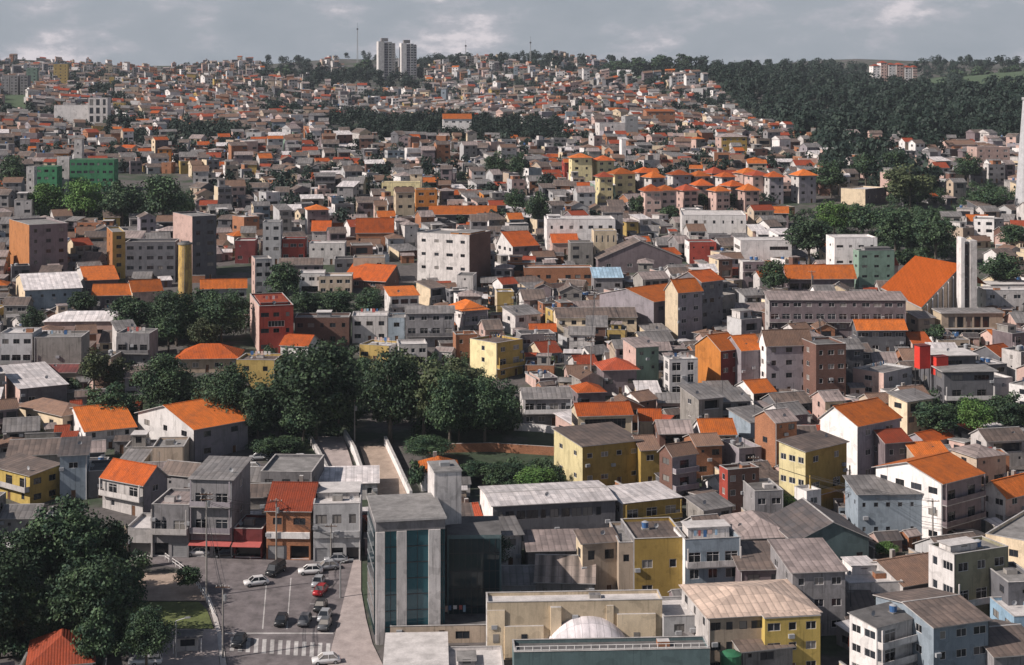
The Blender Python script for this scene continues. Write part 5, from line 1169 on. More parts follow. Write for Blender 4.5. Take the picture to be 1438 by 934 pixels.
for a in [  # hand placed, from the photograph
 (25,165,692,835,862,'tallest tree of the park clump, standing highest in the middle'), (-70,65,770,905,925,'broad dark park tree at the corner edge above the rust hip roof'), (62,196,768,905,918,'broad dark park tree next to the lawn'),
 (-40,80,735,850,880,'park tree behind the broad edge tree, its crown half covered'), (165,246,852,930,945,'low bushy park tree in front of the kiosk'), (118,192,724,812,842,'park tree beside the stone pillar'), (100,165,850,935,950,'shadowed tree beside the rust hip-roofed house'),
 (188,276,496,574,580,'dark tree standing behind the white villa'), (272,362,508,600,616,'round dark tree in front of the ochre flat house'), (372,515,474,600,620,'largest round tree of the central wood'), (498,600,492,606,622,'tree in the middle of the central wood with pale trunk'),
 (548,642,494,606,622,'light topped tree of the central wood below the white and blue house'), (590,672,512,620,634,'tree of the central wood before the brown blank house'), (640,720,528,612,630,'outer tree of the central wood nearest the white balcony terrace'), (440,510,520,604,616,'low tree at the foot of the largest round tree'),
 (452,500,520,600,612,'low dark tree filling the wood behind the raised car park'), (600,690,556,612,622,'low dark tree along the fence under the wood'), (520,572,540,606,616,'dark tree overhanging the channel head'), (668,728,560,614,624,'dark shrub at the end of the wood by the white balcony terrace'), (390,460,556,618,630,'dark shrub under the largest round tree'),
 (690,724,540,606,618,'dark shrub below the white balcony terrace'), (516,592,482,566,582,'light topped tree on the upper edge of the wood',), (600,682,500,560,574,'light topped tree before the grey stepped house'), (340,384,560,616,628,'dark shrub beside the white villa'), (330,395,540,612,624,'dark tree joining the ochre flat house and the central wood'), (104,160,484,540,560,'palm like tree beside the bare walled block'), (118,192,536,590,600,'low dark tree behind the two-plane orange house'), (150,196,556,596,604,'small dark tree between villa and two-plane house'),
 (150,216,414,474,484,'dark tree under the stepped orange roofs'), (206,290,404,474,486,'dark tree at the foot of the ochre chimney'), (270,352,402,472,484,'broad dark tree between chimney and dark red block'), (212,262,440,484,494,'low tree below the ochre chimney'), (258,312,444,488,498,'olive shrub tree below the broad dark tree'),
 (368,430,366,418,444,'bare topped tree above the dark red block'), (352,412,404,440,450,'hedge tree nearest the dark red block'), (404,452,406,440,450,'second hedge tree from the dark red block'), (446,500,406,442,450,'third hedge tree from the dark red block'), (494,544,408,442,450,'hedge tree under the sloping orange roof'),
 (28,68,428,468,474,'small dark tree before the grey flank house'), (92,140,406,442,450,'small dark tree at the stepped orange roofs'), (140,190,500,545,556,'dark shrub tree beside the palm like tree'),
 (35,95,250,308,316,'light green tree below the green housing blocks, outer one'), (84,152,246,310,318,'light green tree below the green housing blocks, inner one'), (138,206,250,315,324,'dark tree paired with the light green trees'), (194,266,240,316,325,'tall dark tree at the end of the green housing blocks'),
 (-8,40,215,264,272,'dark tree at the left edge near the green housing blocks'), (704,742,264,298,320,'dark tree right above the white gabled orange house'), (736,776,264,322,328,'tall dark tree before the white two-part hall'), (878,912,270,304,310,'dark tree between pale yellow and salmon flats'),
 (924,956,286,310,314,'dark tree at the foot of the salmon flats'), (948,980,268,294,298,'first tree of the belt below the pyramid roofs'), (976,1006,268,294,298,'second tree of the belt below the pyramid roofs'), (1002,1034,268,294,298,'third tree of the belt below the pyramid roofs'), (1030,1062,266,294,298,'fourth tree of the belt below the pyramid roofs'),
 (678,716,210,248,254,'dark round tree on the middle slope'), (708,746,212,252,258,'dark round tree below the long wood'), (905,935,262,290,296,'small dark tree beside the pink flats'),
 (1239,1318,226,286,294,'big olive domed tree on the clearing hill'), (1338,1382,212,254,260,'dark tree below the pink clifftop house'), (1192,1240,212,254,262,'dark tree above the cream clearing building'), (1232,1278,208,252,260,'dark tree behind the big domed tree'), (1138,1196,222,270,278,'dark tree beside the end pyramid flats'),
 (1142,1200,278,330,344,'bright green tree above the white factory end'), (1184,1240,284,332,346,'dark tree beside the bright green tree'), (1102,1172,304,362,378,'dark spreading tree before the white block'), (1226,1290,290,350,362,'tree behind the church roof ridge'), (1282,1346,296,358,372,'tree behind the bell tower'),
 (1356,1424,260,296,304,'dark flat topped tree before the grey mast'), (1400,1450,312,350,360,'dark tree at the foot of the grey mast'), (1060,1110,362,412,424,'round dark tree beside the orange pavilion'), (1254,1288,344,378,388,'tree squeezed between green grey block and church roof'), (1374,1440,352,402,412,'dark tree behind the white retaining house'),
 (1278,1350,562,614,626,'tree below the slab roof building'), (1338,1398,554,612,626,'lightest tree in the clump below the red tanks'), (1384,1450,548,606,620,'tree at the right edge below the red tanks'), (720,790,652,688,692,'bright green dome shaped bush under the big yellow house'),
 (1080,1128,692,722,728,'bright bush under the three-storey mustard house'), (1224,1264,760,780,784,'low bright bush beside the dark teal hall'), (640,720,742,800,850,'dark tree before the glazed office wing'), (350,392,614,640,646,'dark shrub tree behind the raised car park'), (300,352,640,700,712,'dark tree beside the grey sheet roofs'), (372,430,612,636,642,'low hedge tree along the raised car park'),
 (570,600,640,690,694,'dark shrub in the channel bank'), (1296,1330,452,480,490,'small bush before the church porch'), (1120,1150,430,462,470,'small tree in the yard of the long pink building'), (560,640,612,640,650,'dark shrub at the head of the channel'),(640,700,646,672,676,'dark shrub between channel head and bright bush'),(676,730,650,676,680,'dark shrub behind the bright dome bush'),
 (244,286,792,828,834,'hedge along the curved railing of the park')]:
    low = a[5]
    kd = 'G' if low.startswith(('bright', 'light green', 'lightest', 'low bright')) else ('O' if 'olive' in low or 'light topped' in low or 'palm' in low else None)
    bush = 'bush' in low or 'shrub' in low or 'hedge' in low
    tree(*a[:5], label=low, kind=kd, name='bush' if bush and 'tree' not in low else 'tree', cat='bush' if bush and 'tree' not in low else 'tree')
for a in [  # trees on the skyline
 (357,382,86,104,'palm shaped tree first on the ridge beside white ridge houses'), (384,417,80,106,'broad ridge tree next to the palm shaped tree'), (412,440,88,108,'low ridge tree between two broad ridge trees'), (436,464,79,108,'pointed broad ridge tree'), (460,498,86,110,'long low ridge tree before the radio mast'), (494,528,72,112,'tall ridge tree touching the twin tower blocks'),
 (586,602,90,108,'small ridge tree just past the twin tower blocks'), (604,628,98,112,'low ridge tree past the small one'), (626,652,92,114,'round ridge tree before the middle radio mast'), (680,700,86,110,'dark round tree past the middle radio mast'), (697,716,90,114,'dark ridge tree joined to the round one'), (744,756,86,104,'pointed conifer on the ridge'), (772,795,77,100,'ragged tall tree standing free on the ridge'),
 (790,812,90,104,'low ridge tree beside the ragged tall tree'), (848,886,82,104,'ridge tree at the start of the long dark grove'), (882,914,78,104,'dark grove tree, low flat crown'), (908,948,76,104,'dark grove tree, broad middle crown'), (944,976,74,104,'tallest of the dark grove trees'), (970,1000,78,104,'last dark grove tree before the wooded hill'),
 (1274,1298,76,96,'umbrella pine above the hilltop flats'), (1330,1362,84,112,'dark tree beyond the green hilltop field'), (1356,1396,82,112,'dense dark tree beyond the green hilltop field'), (1402,1436,88,108,'last dark tree on the hilltop by the frame edge')]:
    tree(*a[:4], 106 if a[0] < 1000 else 104, label=a[4], kind='S' if a[1]-a[0] > 30 else 'F')

# ------------------------------------------------------------------ infill houses
INF_ADJ = {}
rg = random.Random(5)
def in_zone(px, py):                                                     # places without houses
    z = [(684,935,835,990),(640,870,688,738),(1040,1200,898,1000),(490,600,560,640),(470,560,780,960),(140,500,765,960),(185,470,612,650),(496,580,612,720),(-40,250,690,960),(345,735,512,640),(180,370,490,612),(640,800,600,700),(150,352,405,490),(30,270,244,322),(1278,1450,548,616),(1095,1240,276,362),(1190,1250,255,290),(1225,1350,290,380),(1340,1430,258,300),(1150,1440,90,205),(1100,1160,90,180),(1050,1110,90,160),
         (330,600,560,722),(255,600,370,690),(590,790,605,690),(1236,1400,350,470)]
    return any(a <= px <= b and c <= py <= d for a, b, c, d in z)
def pick(r, py, px):
    t = r.random(); far = py < 330
    pal = [('grey',14),('concrete',17),('offwhite',12),('white',6),('pink',7),('beige',8),('lilac',5),('mauve',10),('cream',5),('brick',11),('darkbrick',7),('bluegrey',3),('darkgrey',8),('palegrey',4),('ochre',1.5),('orange',2.2 if far else .8),('red',.6),('green',1)]
    w = r.choices([p[0] for p in pal], [p[1] for p in pal])[0]
    warm = 1.7 if (760 < px < 1150 and py < 270) or (60 < px < 400 and 150 < py < 240) else 1
    rf = [(('flat','slab'),15),(('flat','palslab'),11),(('flat','darkslab'),5),(('gx','greysheet'),9),(('gx','brownsheet'),11),(('shed','greysheet'),6),(('shed','brownsheet'),5),(('gy','brownsheet'),4),(('gx','pinksheet'),6),(('shed','whitesheet'),4),(('hip','pinksheet'),3),
          (('gx','orange'),1.6*warm),(('gx','deeporange'),2.6*warm),(('hip','orange'),1*warm),(('gx','rust'),4*warm),(('gx','brown'),9),(('hip','brown'),4),(('gy','brown'),3)]
    return w, r.choices([p[0] for p in rf], [p[1] for p in rf])[0]
def overl(a, b):
    w = min(a[2], b[2])-max(a[0], b[0]); h = min(a[3], b[3])-max(a[1], b[1]); return w*h if w > 0 and h > 0 else 0
HANDSB = list(HOUSES)
GRID = {}
def cells(fp):
    xs = [p[0] for p in fp]; ys = [p[1] for p in fp]
    for i in range(int(min(xs)//20), int(max(xs)//20)+1):
        for j in range(int(min(ys)//20), int(max(ys)//20)+1): yield (i, j)
for h in HOUSES:
    for c in cells(h['fp']): GRID.setdefault(c, []).append(h)
ROADY = [h for h in HOUSES]
def try_house(px, py, r, tall=1.0, protect=.13):
    if in_zone(px, py): return None
    s = s_of(py); W = r.uniform(4.6, 9.4); n = r.choices([1,2,3,4],[40,44,13,3])[0]; H = (n*2.8+r.uniform(-.2,.5))*tall
    wm, rf = pick(r, py, px)
    a = r.gauss(14, 13); a = max(-32, min(44, a))
    k = dict(a=a, W=W, D=r.uniform(5.5, 9.5), H=H, wall=wm, roof=rf, n=n, rnd=r, side=(r.choice(['offwhite','beige','pink','white','white','cream','palegrey']) if r.random() < .55 else None))  # random side mostly lighter than wall: sunlit contrast put into the colour
    if rf[0] == 'flat':
        k['parapet'] = r.choice([.2,.5,.9]); k['tank'] = r.choice([0,1,1,2]) if py > 400 else (1 if r.random() < .5 else 0)
        if r.random() < .42:
            u0 = r.uniform(.02,.4); u1 = u0+r.uniform(.3,.55); v0 = r.uniform(.2,.5); k['rooms'] = [(u0, min(.98,u1), v0, .96, r.uniform(1.9,2.8), r.choice([wm,'concrete','offwhite','brick']), r.choice(['slab','greysheet','brownsheet','pinksheet','palslab']))]
    if n > 1 and r.random() < .3 and py > 260: k['bal'] = (r.randint(1, n-1),)
    if r.random() < .5: k['ver'] = (r.randint(0, n-1),)
    if py > 430 and r.random() < .2: k['antenna'] = 1
    if n == 1 and r.random() < .2: k['shop'] = True
    g = gen(px, py, None, W*s, **{**k, 'ws': None})
    fp = footprint(g, .1); near = {id(h): h for c in cells(fp) for h in GRID.get(c, [])}.values()
    if any(not sep(fp, h['fp']) for h in near): return None
    sb = sbox(g); Yc = g['loc'][1]
    for h in HANDSB:
        if h['loc'][1] > Yc:
            ov = overl(sb, h['sb'])
            if ov > protect*(h['sb'][2]-h['sb'][0])*(h['sb'][3]-h['sb'][1]): return None
    for t in TREEBOX:
        if t[4] > Yc and overl(sb, t) > .2*(t[2]-t[0])*(t[3]-t[1]): return None
        if abs(t[4]-Yc) < 8 and overl(sb, t) > .5*(t[2]-t[0])*(t[3]-t[1]): return None
    for z in ((150,772,500,960),(500,615,580,712)):
        if overl(sb, z) > 60: return None
    g['sb'] = sb; g['fp'] = fp; g['wm'] = wm; g['rf'] = rf; g['n'] = n; g['px'], g['py'] = (sb[0]+sb[2])/2, (sb[1]+sb[3])/2
    return g
INFILL = []
def scatter(y0, y1, tries, r, **k):
    for _ in range(tries):
        py = y0+(y1-y0)*r.random()**.9; px = r.uniform(-150, 1590)
        g = try_house(px, py, r, **k)
        if g:
            INFILL.append(g)
            for c in cells(g['fp']): GRID.setdefault(c, []).append(g)
scatter(560, 985, 4300, rg, protect=.16); scatter(360, 570, 8400, rg, protect=.16); scatter(205, 365, 13000, rg, protect=.2)
vis = lambda g: max(0, min(1438, g['sb'][2])-max(0, g['sb'][0]))*(g['sb'][3]-g['sb'][1])
INFILL.sort(key=lambda g: -vis(g))
NHAND = sum(1 for o in S.objects if o.parent is None and o.get('category') == 'house')
KEEP = max(40, 292-NHAND)
BIGM = MB()
RW = {'flat': 'flat %s roof', 'gx': '%s gable roof', 'gy': '%s gable roof turned to the front', 'hip': '%s hip roof', 'shed': '%s lean-to roof', 'slab': 'flat %s roof'}
NUM = ['one','two','three','four','five','six']
ORD = ['nearest','second nearest','third nearest','fourth nearest','fifth nearest','sixth nearest','seventh nearest','eighth nearest']
def mark_of(px, py):
    best = sorted(MARKS, key=lambda m: (m[1]-px)**2+((m[2]-py)*1.3)**2)[0]
    dx, dy = px-best[1], py-best[2]
    rel = 'beside' if abs(dx) > 1.3*abs(dy) else ('behind' if dy < 0 else 'in front of')
    if rel == 'beside': rel = 'beside'
    return best[0], rel, dx*dx+dy*dy
groups = {}
for g in INFILL[:KEEP]:
    mk, rel, d = mark_of(g['px'], g['py']); rw = RW[g['rf'][0]] % ROOFS[g['rf'][1]]
    desc = '%s %s-storey house with %s' % (WALLS[g['wm']][1], NUM[g['n']-1], rw)
    groups.setdefault((desc, rel, mk), []).append((d, g))
for (desc, rel, mk), L in groups.items():
    L.sort(key=lambda t: t[0])
    for i, (d, g) in enumerate(L):
        tail = '%s the %s' % (rel, mk)
        if len(L) > 1: tail += ', %s one' % ORD[min(i, 7)]
        lab = desc+' '+tail
        for cut in (' turned to the front', ' tiled', '-storey', 'bare ', 'weathered ', ' one', ' sheet', ' nearest', ' lean-to', ' hip', ' gable', ' orange', 'flat ', 'two-part '):
            if len(re.findall(r"[A-Za-z0-9][A-Za-z0-9']*", lab.replace('-', ' '))) > 16: lab = lab.replace(cut, '')
        realize(g, 'house', lab, 'house', 'houses crowding the hillside')
for g in INFILL[KEEP:]: merge(g, BIGM)

# sheds and yard walls in the gaps
rs = random.Random(21)
def small(kind, px, py, r):
    if in_zone(px, py): return None
    s = s_of(py)
    if kind == 'shed':
        g = gen(px, py, None, 3*s, W=r.uniform(2.4, 4.8), D=r.uniform(2.4, 4.2), H=r.uniform(2.3, 3.1), a=max(-30, min(44, r.gauss(14, 14))), wall=r.choice(['concrete','grey','brick','offwhite','mauve','beige','pink','darkgrey']),
                roof=(r.choice(['shed','shed','slab','gx']), r.choice(['greysheet','brownsheet','darksheet','whitesheet','pinksheet','slab','rust'])), n=1, cols=(1,1), over=.25, rnd=r, extras=False)
    else:
        g = gen(px, py, None, 6*s, W=r.uniform(4, 9), D=.24, H=r.uniform(1.6, 2.6), a=r.choice([14, 14, 20, -76, -70, 104])+r.gauss(0, 6), wall=r.choice(['concrete','offwhite','pink','grey','brick','cream','beige','white']), roof=('slab','slab'), n=1, cols=(0,0), over=.05, rnd=r, extras=False, noauto='flr', door=False)
    fp = footprint(g, .05); near = {id(h): h for c in cells(fp) for h in GRID.get(c, [])}.values()
    if any(not sep(fp, h['fp']) for h in near): return None
    sb = sbox(g); Yc = g['loc'][1]
    for h in HANDSB:
        if h['loc'][1] > Yc and overl(sb, h['sb']) > .08*(h['sb'][2]-h['sb'][0])*(h['sb'][3]-h['sb'][1]): return None
    for t in TREEBOX:
        if t[4] > Yc and overl(sb, t) > .12*(t[2]-t[0])*(t[3]-t[1]): return None
        if abs(t[4]-Yc) < 4 and overl(sb, t) > .3*(t[2]-t[0])*(t[3]-t[1]): return None
    for z in ((150,772,500,960),(500,615,580,712)):
        if overl(sb, z) > 20: return None
    g['sb'] = sb; g['fp'] = fp; g['px'], g['py'] = (sb[0]+sb[2])/2, (sb[1]+sb[3])/2; g['k'] = kind
    for c in cells(fp): GRID.setdefault(c, []).append(g)
    return g
SM = []
for kind, n in (('shed', 9000), ('yard_wall', 5000)):
    for _ in range(n):
        y = 300+680*rs.random()**1.2; g = small(kind, rs.uniform(-20, 1460), y, rs)
        if g: SM.append(g)
SM.sort(key=lambda g: -vis(g)); groups = {}
KS = {'shed': 0, 'yard_wall': 0}; names = {'shed': ('shed', 'shed', 'small sheds and lean-tos between houses'), 'yard_wall': ('yard_wall', 'wall', 'yard walls between houses')}
for g in SM:
    KS[g['k']] += 1
    if KS[g['k']] > 200: merge(g, BIGM); continue
    wm = g['parts'][0][1].m[0]; mk, rel, d = mark_of(g['px'], g['py'])
    desc = ('small %s shed' if g['k'] == 'shed' else 'low %s yard wall') % WALLS[wm][1]
    groups.setdefault((desc, rel, mk), []).append((d, g))
for (desc, rel, mk), L in groups.items():
    L.sort(key=lambda t: t[0])
    for i, (d, g) in enumerate(L):
        nm, cat, grp = names[g['k']]; o = realize(g, nm, '%s %s the %s%s' % (desc, rel, mk, ', %s one' % ORD[min(i, 7)] if len(L) > 1 else ''), cat, grp); o['kind'] = 'thing'
print('small', KS)

def n2(x, y):                                                          # smooth value noise for tree patches
    def h(i, j): return random.Random(i*7349+j*9151+3).random()
    i, j = floor(x), floor(y); u, v = x-i, y-j; u = u*u*(3-2*u); v = v*v*(3-2*v)
    return (h(i,j)*(1-u)+h(i+1,j)*u)*(1-v)+(h(i,j+1)*(1-u)+h(i+1,j+1)*u)*v
patch = lambda X, Y: n2(X/45, Y/70)*.65+n2(X/17+9, Y/26)*.35 > .585
# farther houses, one mass: simple bodies with their own roofs and windows
FW = ['offwhite','white','pink','beige','grey','lilac','mauve','concrete','brick','palegrey','cream','ochre','bluegrey','darkgrey']
FWW = [15,12,13,9,8,5,9,8,9,5,6,1.5,2,7]
FR = ['slab_t','palslab_t','darkslab_t','brownsheet_t','greysheet_t','pinksheet_t','brown_t','rust_t','orange_t','deeporange_t']
rf_ = random.Random(77); FGRID = {}
def wooded(px, py):
    if px > 985 and py < 200 and py < 132+(px-985)*.42: return True
    if px > 850 and py < 128: return True
    if 455 < px < 800 and 166+abs(px-640)*.03 < py < 205: return True
    if 430 < px < 600 and 106 < py < 126: return True
    if 340 < px < 820 and py < 104 and (px//37)%3 > 0: return True
    if 1100 < px < 1330 and 205 < py < 290 and n2(px/28, py/14) > .47: return True
    if 0 <= px < 40 and 138 < py < 170: return True
    return False
def far_house(px, py, r):
    if in_zone(px, py) or wooded(px, py): return
    X, Y, Z = at(px, py); key = (int(X//8.5), int(Y//10))
    if key in FGRID or (py < 215 and patch(X, Y)): return
    W, D, H = r.uniform(4.6, 9.5), r.uniform(5.5, 9), r.choice([2.9,3.2,5.6,5.8,6.2,8.4]); 
    if py < 140 and r.random() < .15: H += 6
    a = radians(max(-30, min(45, r.gauss(14, 14)))); c, s = cos(a), sin(a); z = gz(Y)
    fp = [(X+x*c-y*s, Y+x*s+y*c) for x, y in ((-W/2,-D/2),(W/2,-D/2),(W/2,D/2),(-W/2,D/2))]
    for cc in cells(fp):
        for h in GRID.get(cc, []):
            if not sep(fp, h['fp']): return
    x0, y0 = proj(X, Y, z+H); sb = (px-W/2*F/Y, y0, px+W/2*F/Y, py)
    for h in HANDSB:
        if h['loc'][1] > Y and overl(sb, h['sb']) > .3*(h['sb'][2]-h['sb'][0])*(h['sb'][3]-h['sb'][1]): return
    for t in TREEBOX:
        if t[4] > Y-8 and overl(sb, t) > .25*(t[2]-t[0])*(t[3]-t[1]): return
    FGRID[key] = 1
    wm = r.choices(FW, FWW)[0]
    warm = 2.2 if (760 < px < 1150) or (60 < px < 340 and py > 150) else 1
    rm = r.choices(FR, [15,11,11,13,9,8,12,5*warm,.45*warm,.8*warm])[0]
    M = lambda p: (X+p[0]*c-p[1]*s, Y+p[0]*s+p[1]*c, z+p[2]); m = MB()
    x0, x1, y0, y1 = -W/2, W/2, -D/2, D/2
    flat = rm in ('slab_t','palslab_t','darkslab_t')
    m.box(x0, x1, y0, y1, -3, H, wm, rm if flat else None, False)
    if flat:
        if r.random() < .5: u = r.uniform(-.3,.1)*W; m.box(u, u+W*.35, -D*.1, D*.4, H-.01, H+r.uniform(1.2,2.6), r.choice(['concrete','offwhite','brick','pink']), r.choice(FR), False)
        if r.random() < .25: m.cyl(r.uniform(-.2,.2)*W, 0, H, H+1.3, .6, .55, 'tankblue', 8)
    else:
        rh = D*.22; o = .4
        m.prism([(y0-o,H-.1),(0,H+rh),(y1+o,H-.1)], 'x', x0-o, x1+o, wm, [rm, rm, 'coping'])
    n = int(H/2.9); k = max(1, int(W/2.8))
    for i in range(n):
        for j in range(k):
            if r.random() < .2: continue
            u = x0+W*(j+.5)/k; zz = i*2.9+1.7; hw = r.uniform(.6,1.2); m.q([(u-hw,y0-.03,zz-.6),(u+hw,y0-.03,zz-.6),(u+hw,y0-.03,zz+.6),(u-hw,y0-.03,zz+.6)], 'glass')  # panes drawn oversize, their dark colour standing for shaded gaps
    if r.random() < .6:
        v = r.uniform(-.3,.3)*D; m.q([(x0-.03,v+.5,H-2),(x0-.03,v-.5,H-2),(x0-.03,v-.5,H-.9),(x0-.03,v+.5,H-.9)], 'glass')
    BIGM.add(m, M); return True
cnt = 0
for _ in range(31000):
    py = 90+ (250-90)*rf_.random(); px = rf_.uniform(-180, 1620)
    if far_house(px, py, rf_): cnt += 1
print('far houses', cnt, 'infill', len(INFILL), 'kept', KEEP, 'hand', NHAND)
big = BIGM.build('distant_houses'); tag(big, 'mass of small distant houses packed over the slopes and up to the ridge', 'houses', None, 'stuff')

# ------------------------------------------------------------------ woods and loose trees between the far houses
def clump(seed, n, size):                                             # one small tree as leaf cards, unit width
    r = random.Random(seed); mb = MB()
    lob = [(r.uniform(-.27,.27), r.uniform(-.27,.27), r.uniform(.3,.82), r.uniform(.2,.34)) for _ in range(7)]
    for cx, cy, cz, R0 in lob:
        for k in range(n//7):
            d = Vector((r.gauss(0,1), r.gauss(0,1)-.2, r.gauss(0,1)+.3)).normalized(); rr = R0*r.uniform(.75,1.1)
            leaf_quad(mb, (cx+d.x*rr, cy+d.y*rr, cz+d.z*rr*.8), size, r, 'farleaf', d*1.5+Vector((0,0,.3)))
    return np.array(mb.v)
def wood(name, label, pts, leafs, size, seed, mat='farleaf'):
    r = random.Random(seed); T = [clump(seed*10+i, leafs, size) for i in range(8)]; out = []
    for (px, py, w) in pts:
        X, Y, Z = at(px, py); v = T[r.randrange(8)]; a = r.uniform(-.7, .7); c, sn = cos(a), sin(a); h = w*r.uniform(.85, 1.3)
        q = np.empty_like(v); q[:,0] = X+(v[:,0]*c-v[:,1]*sn)*w; q[:,1] = Y+(v[:,0]*sn+v[:,1]*c)*w; q[:,2] = gz(Y)+v[:,2]*h; out.append(q)
    V = np.concatenate(out).astype(np.float32); n = len(V)//4
    me = bpy.data.meshes.new(name); me.vertices.add(len(V)); me.vertices.foreach_set('co', V.ravel()); me.loops.add(n*4); me.loops.foreach_set('vertex_index', np.arange(n*4, dtype=np.int32))
    me.polygons.add(n); me.polygons.foreach_set('loop_start', np.arange(0, n*4, 4, dtype=np.int32)); me.materials.append(MATS[mat]); me.update(); me.validate()
    o = link(name, me); tag(o, label, 'woodland', None, 'stuff'); return o
rt = random.Random(9); P1 = []
for _ in range(9000):
    px, py = rt.uniform(845, 1500), rt.uniform(95, 288)
    if px > 985 and py < 200 and py < 128+(px-985)*.42 or (px > 850 and py < 126) or (px > 1120 and py < 288):
        if px > 1296 and 103 < py < 137 and not (1330 < px < 1346): continue
        if 1215 < px < 1296 and py < 126: continue
        if 855 < px < 1000 and 106 < py < 122: continue
        if 1176 < px < 1250 and 266 < py < 300: continue
        if 1060 < px < 1160 and 235 < py < 292: continue
        if px > 1320 and py > 200: continue
        if py > 204 and n2(px/28, py/14) < .49: continue
        if py > 196 and px > 1310 and rt.random() < .9: continue
        X, Y, Z = at(px, py); key = (int(X//8), int(Y//8))
        if key in FGRID: continue
        FGRID[key] = 1; P1.append((px, py, rt.choice([6, 8, 9, 10, 12, 15])))
wood('hillside_forest', 'dark forest covering the far hillside under the hilltop flats', P1, 240, .075, 3)
P2 = []
for _ in range(1500):
    px, py = rt.uniform(340, 820), rt.uniform(89, 208)
    if (455 < px < 800 and 166+abs(px-640)*.03 < py < 205) or wooded(px, py) and px < 825:
        X, Y, Z = at(px, py); key = (int(X//7), int(Y//7), 'w')
        if key in FGRID: continue
        FGRID[key] = 1
        if any(h['loc'][1] > Y and overl((px-5,py-14,px+5,py), h['sb']) > 30 for h in HANDSB): continue
        P2.append((px, py, rt.uniform(6, 10) if py > 130 else rt.uniform(9, 16)))
wood('valley_woods', 'dark strip of woods across the middle of the far slope', P2, 240, .075, 4)
P3 = []
for _ in range(15000):
    px, py = rt.uniform(-40, 1200), 94+rt.random()**1.5*230
    if wooded(px, py) or in_zone(px, py): continue
    X, Y, Z = at(px, py); w = rt.uniform(4, 7.5); s = s_of(py)
    if patch(X, Y):
        key = (int(X//6), int(Y//8), 'p')
        if key in FGRID: continue
        FGRID[key] = 1; w *= 1.3
    elif rt.random() < .62: continue
    c = (int(X//20), int(Y//20))
    fp = [(X-1.5,Y-1.5),(X+1.5,Y-1.5),(X+1.5,Y+1.5),(X-1.5,Y+1.5)]
    if any(not sep(fp, h['fp']) for h in GRID.get(c, [])): continue
    if any(h['loc'][1] > Y and overl((px-w*s/2,py-w*s,px+w*s/2,py), h['sb']) > .15*(h['sb'][2]-h['sb'][0])*(h['sb'][3]-h['sb'][1]) for h in HANDSB): continue
    P3.append((px, py, w))
wood('scattered_trees', 'countless small trees scattered between the distant houses', P3, 140, .09, 6, 'farleaf')
P4_ = []
for _ in range(420):
    px, py = rt.uniform(-30, 1460), rt.uniform(330, 900)
    if in_zone(px, py): continue
    X, Y, Z = at(px, py); w = rt.uniform(1.8, 3.4); s = s_of(py); fp = [(X-.8,Y-.8),(X+.8,Y-.8),(X+.8,Y+.8),(X-.8,Y+.8)]
    if any(not sep(fp, h['fp']) for h in GRID.get((int(X//20), int(Y//20)), [])): continue
    P4_.append((px, py, w))
wood('garden_shrubbery', 'small shrubs and weeds filling the yards between houses', P4_, 160, .09, 8, 'leaf3')
P5 = []
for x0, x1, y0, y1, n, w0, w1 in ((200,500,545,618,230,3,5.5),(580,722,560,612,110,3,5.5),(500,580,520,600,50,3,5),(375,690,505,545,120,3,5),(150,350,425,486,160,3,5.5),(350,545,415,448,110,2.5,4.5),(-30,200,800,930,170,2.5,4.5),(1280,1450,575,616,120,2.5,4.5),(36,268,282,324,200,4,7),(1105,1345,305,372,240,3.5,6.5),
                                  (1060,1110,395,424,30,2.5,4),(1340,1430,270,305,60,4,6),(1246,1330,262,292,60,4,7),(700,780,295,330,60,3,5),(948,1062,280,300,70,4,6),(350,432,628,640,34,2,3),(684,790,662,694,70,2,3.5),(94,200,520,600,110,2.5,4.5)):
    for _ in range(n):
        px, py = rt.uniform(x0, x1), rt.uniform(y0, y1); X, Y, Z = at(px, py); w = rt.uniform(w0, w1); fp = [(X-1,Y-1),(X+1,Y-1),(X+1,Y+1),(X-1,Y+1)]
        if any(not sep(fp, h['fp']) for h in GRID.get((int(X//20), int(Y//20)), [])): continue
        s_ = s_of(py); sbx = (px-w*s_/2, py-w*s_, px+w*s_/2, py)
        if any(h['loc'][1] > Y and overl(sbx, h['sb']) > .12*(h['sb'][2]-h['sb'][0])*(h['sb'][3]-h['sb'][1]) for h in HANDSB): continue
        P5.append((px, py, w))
wood('undergrowth', 'dark undergrowth filling the ground beneath the town trees', P5, 330, .055, 12, 'leaf')
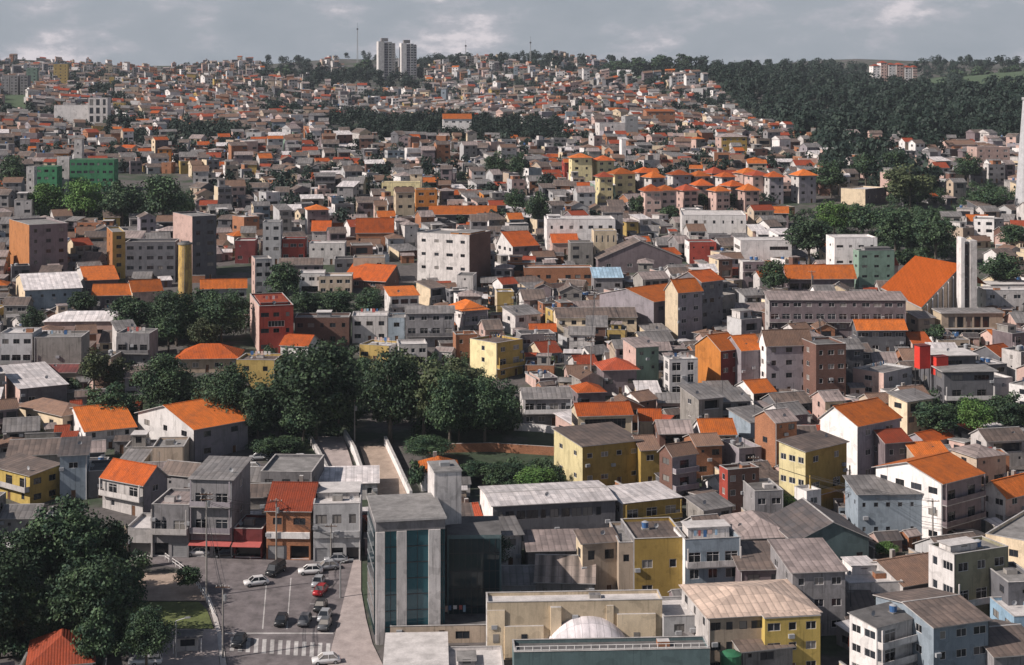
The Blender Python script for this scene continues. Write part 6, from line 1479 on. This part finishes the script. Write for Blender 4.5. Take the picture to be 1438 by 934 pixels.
mm = MATS['field'] = slab_mat('field', (.075,.12,.055), .5)
struct(strip([(103,1288,1500),(112,1290,1500),(126,1296,1500)], 1.0, 'field', 2).build('hill_field'))
struct(strip([(104,856,1000),(120,860,1000)], 1.0, 'field', 2).build('ridge_field'))
struct(strip([(138,-60,38),(169,-60,36)], .8, 'field', 3).build('hill_lawn'))

# ------------------------------------------------------------------ rolling ground: lift everything far off by the same hills
def bump(X, Y):
    t = max(0, min(1, (Y-820)/420)); t = t*t*(3-2*t)*max(0, min(1, (2800-Y)/420))
    return t*(6.5*sin(X/128+Y/300+.6)+4.5*sin(X/69-Y/170+2.1)+3.0*sin(X/41+Y/95))
for o in list(S.objects):
    if o.parent or o.type in ('CAMERA', 'LIGHT'): continue
    if o.type == 'EMPTY': o.location.z += bump(o.location.x, o.location.y)
    elif o.type == 'MESH':
        n = len(o.data.vertices); a = np.empty(n*3, np.float32); o.data.vertices.foreach_get('co', a); a = a.reshape(-1, 3); x, y = a[:,0], a[:,1]
        t = np.clip((y-820)/420, 0, 1); t = t*t*(3-2*t)*np.clip((2800-y)/420, 0, 1)
        a[:,2] += t*(6.5*np.sin(x/128+y/300+.6)+4.5*np.sin(x/69-y/170+2.1)+3.0*np.sin(x/41+y/95)); o.data.vertices.foreach_set('co', a.ravel()); o.data.update()

# ------------------------------------------------------------------ air
def haze():
    mb = MB(); mb.box(-1500, 1500, -120, 2680, -4, 205, 'haze'); m = bpy.data.materials.new('haze'); m.use_nodes = True; nt = m.node_tree; N = nt.nodes; N.clear()
    out = N.new('ShaderNodeOutputMaterial'); v = N.new('ShaderNodeVolumePrincipled'); v.inputs['Color'].default_value = (.80,.88,1.0,1); v.inputs['Density'].default_value = HAZE
    nt.links.new(v.outputs[0], out.inputs['Volume']); m.cycles.homogeneous_volume = True; MATS['haze'] = m
    o = mb.build('haze'); o['kind'] = 'stuff'; o['label'] = 'thin bluish haze over the town'; o['category'] = 'haze'
HAZE = .00005
haze()
for o in S.objects:
    if 'done' in o: del o['done']
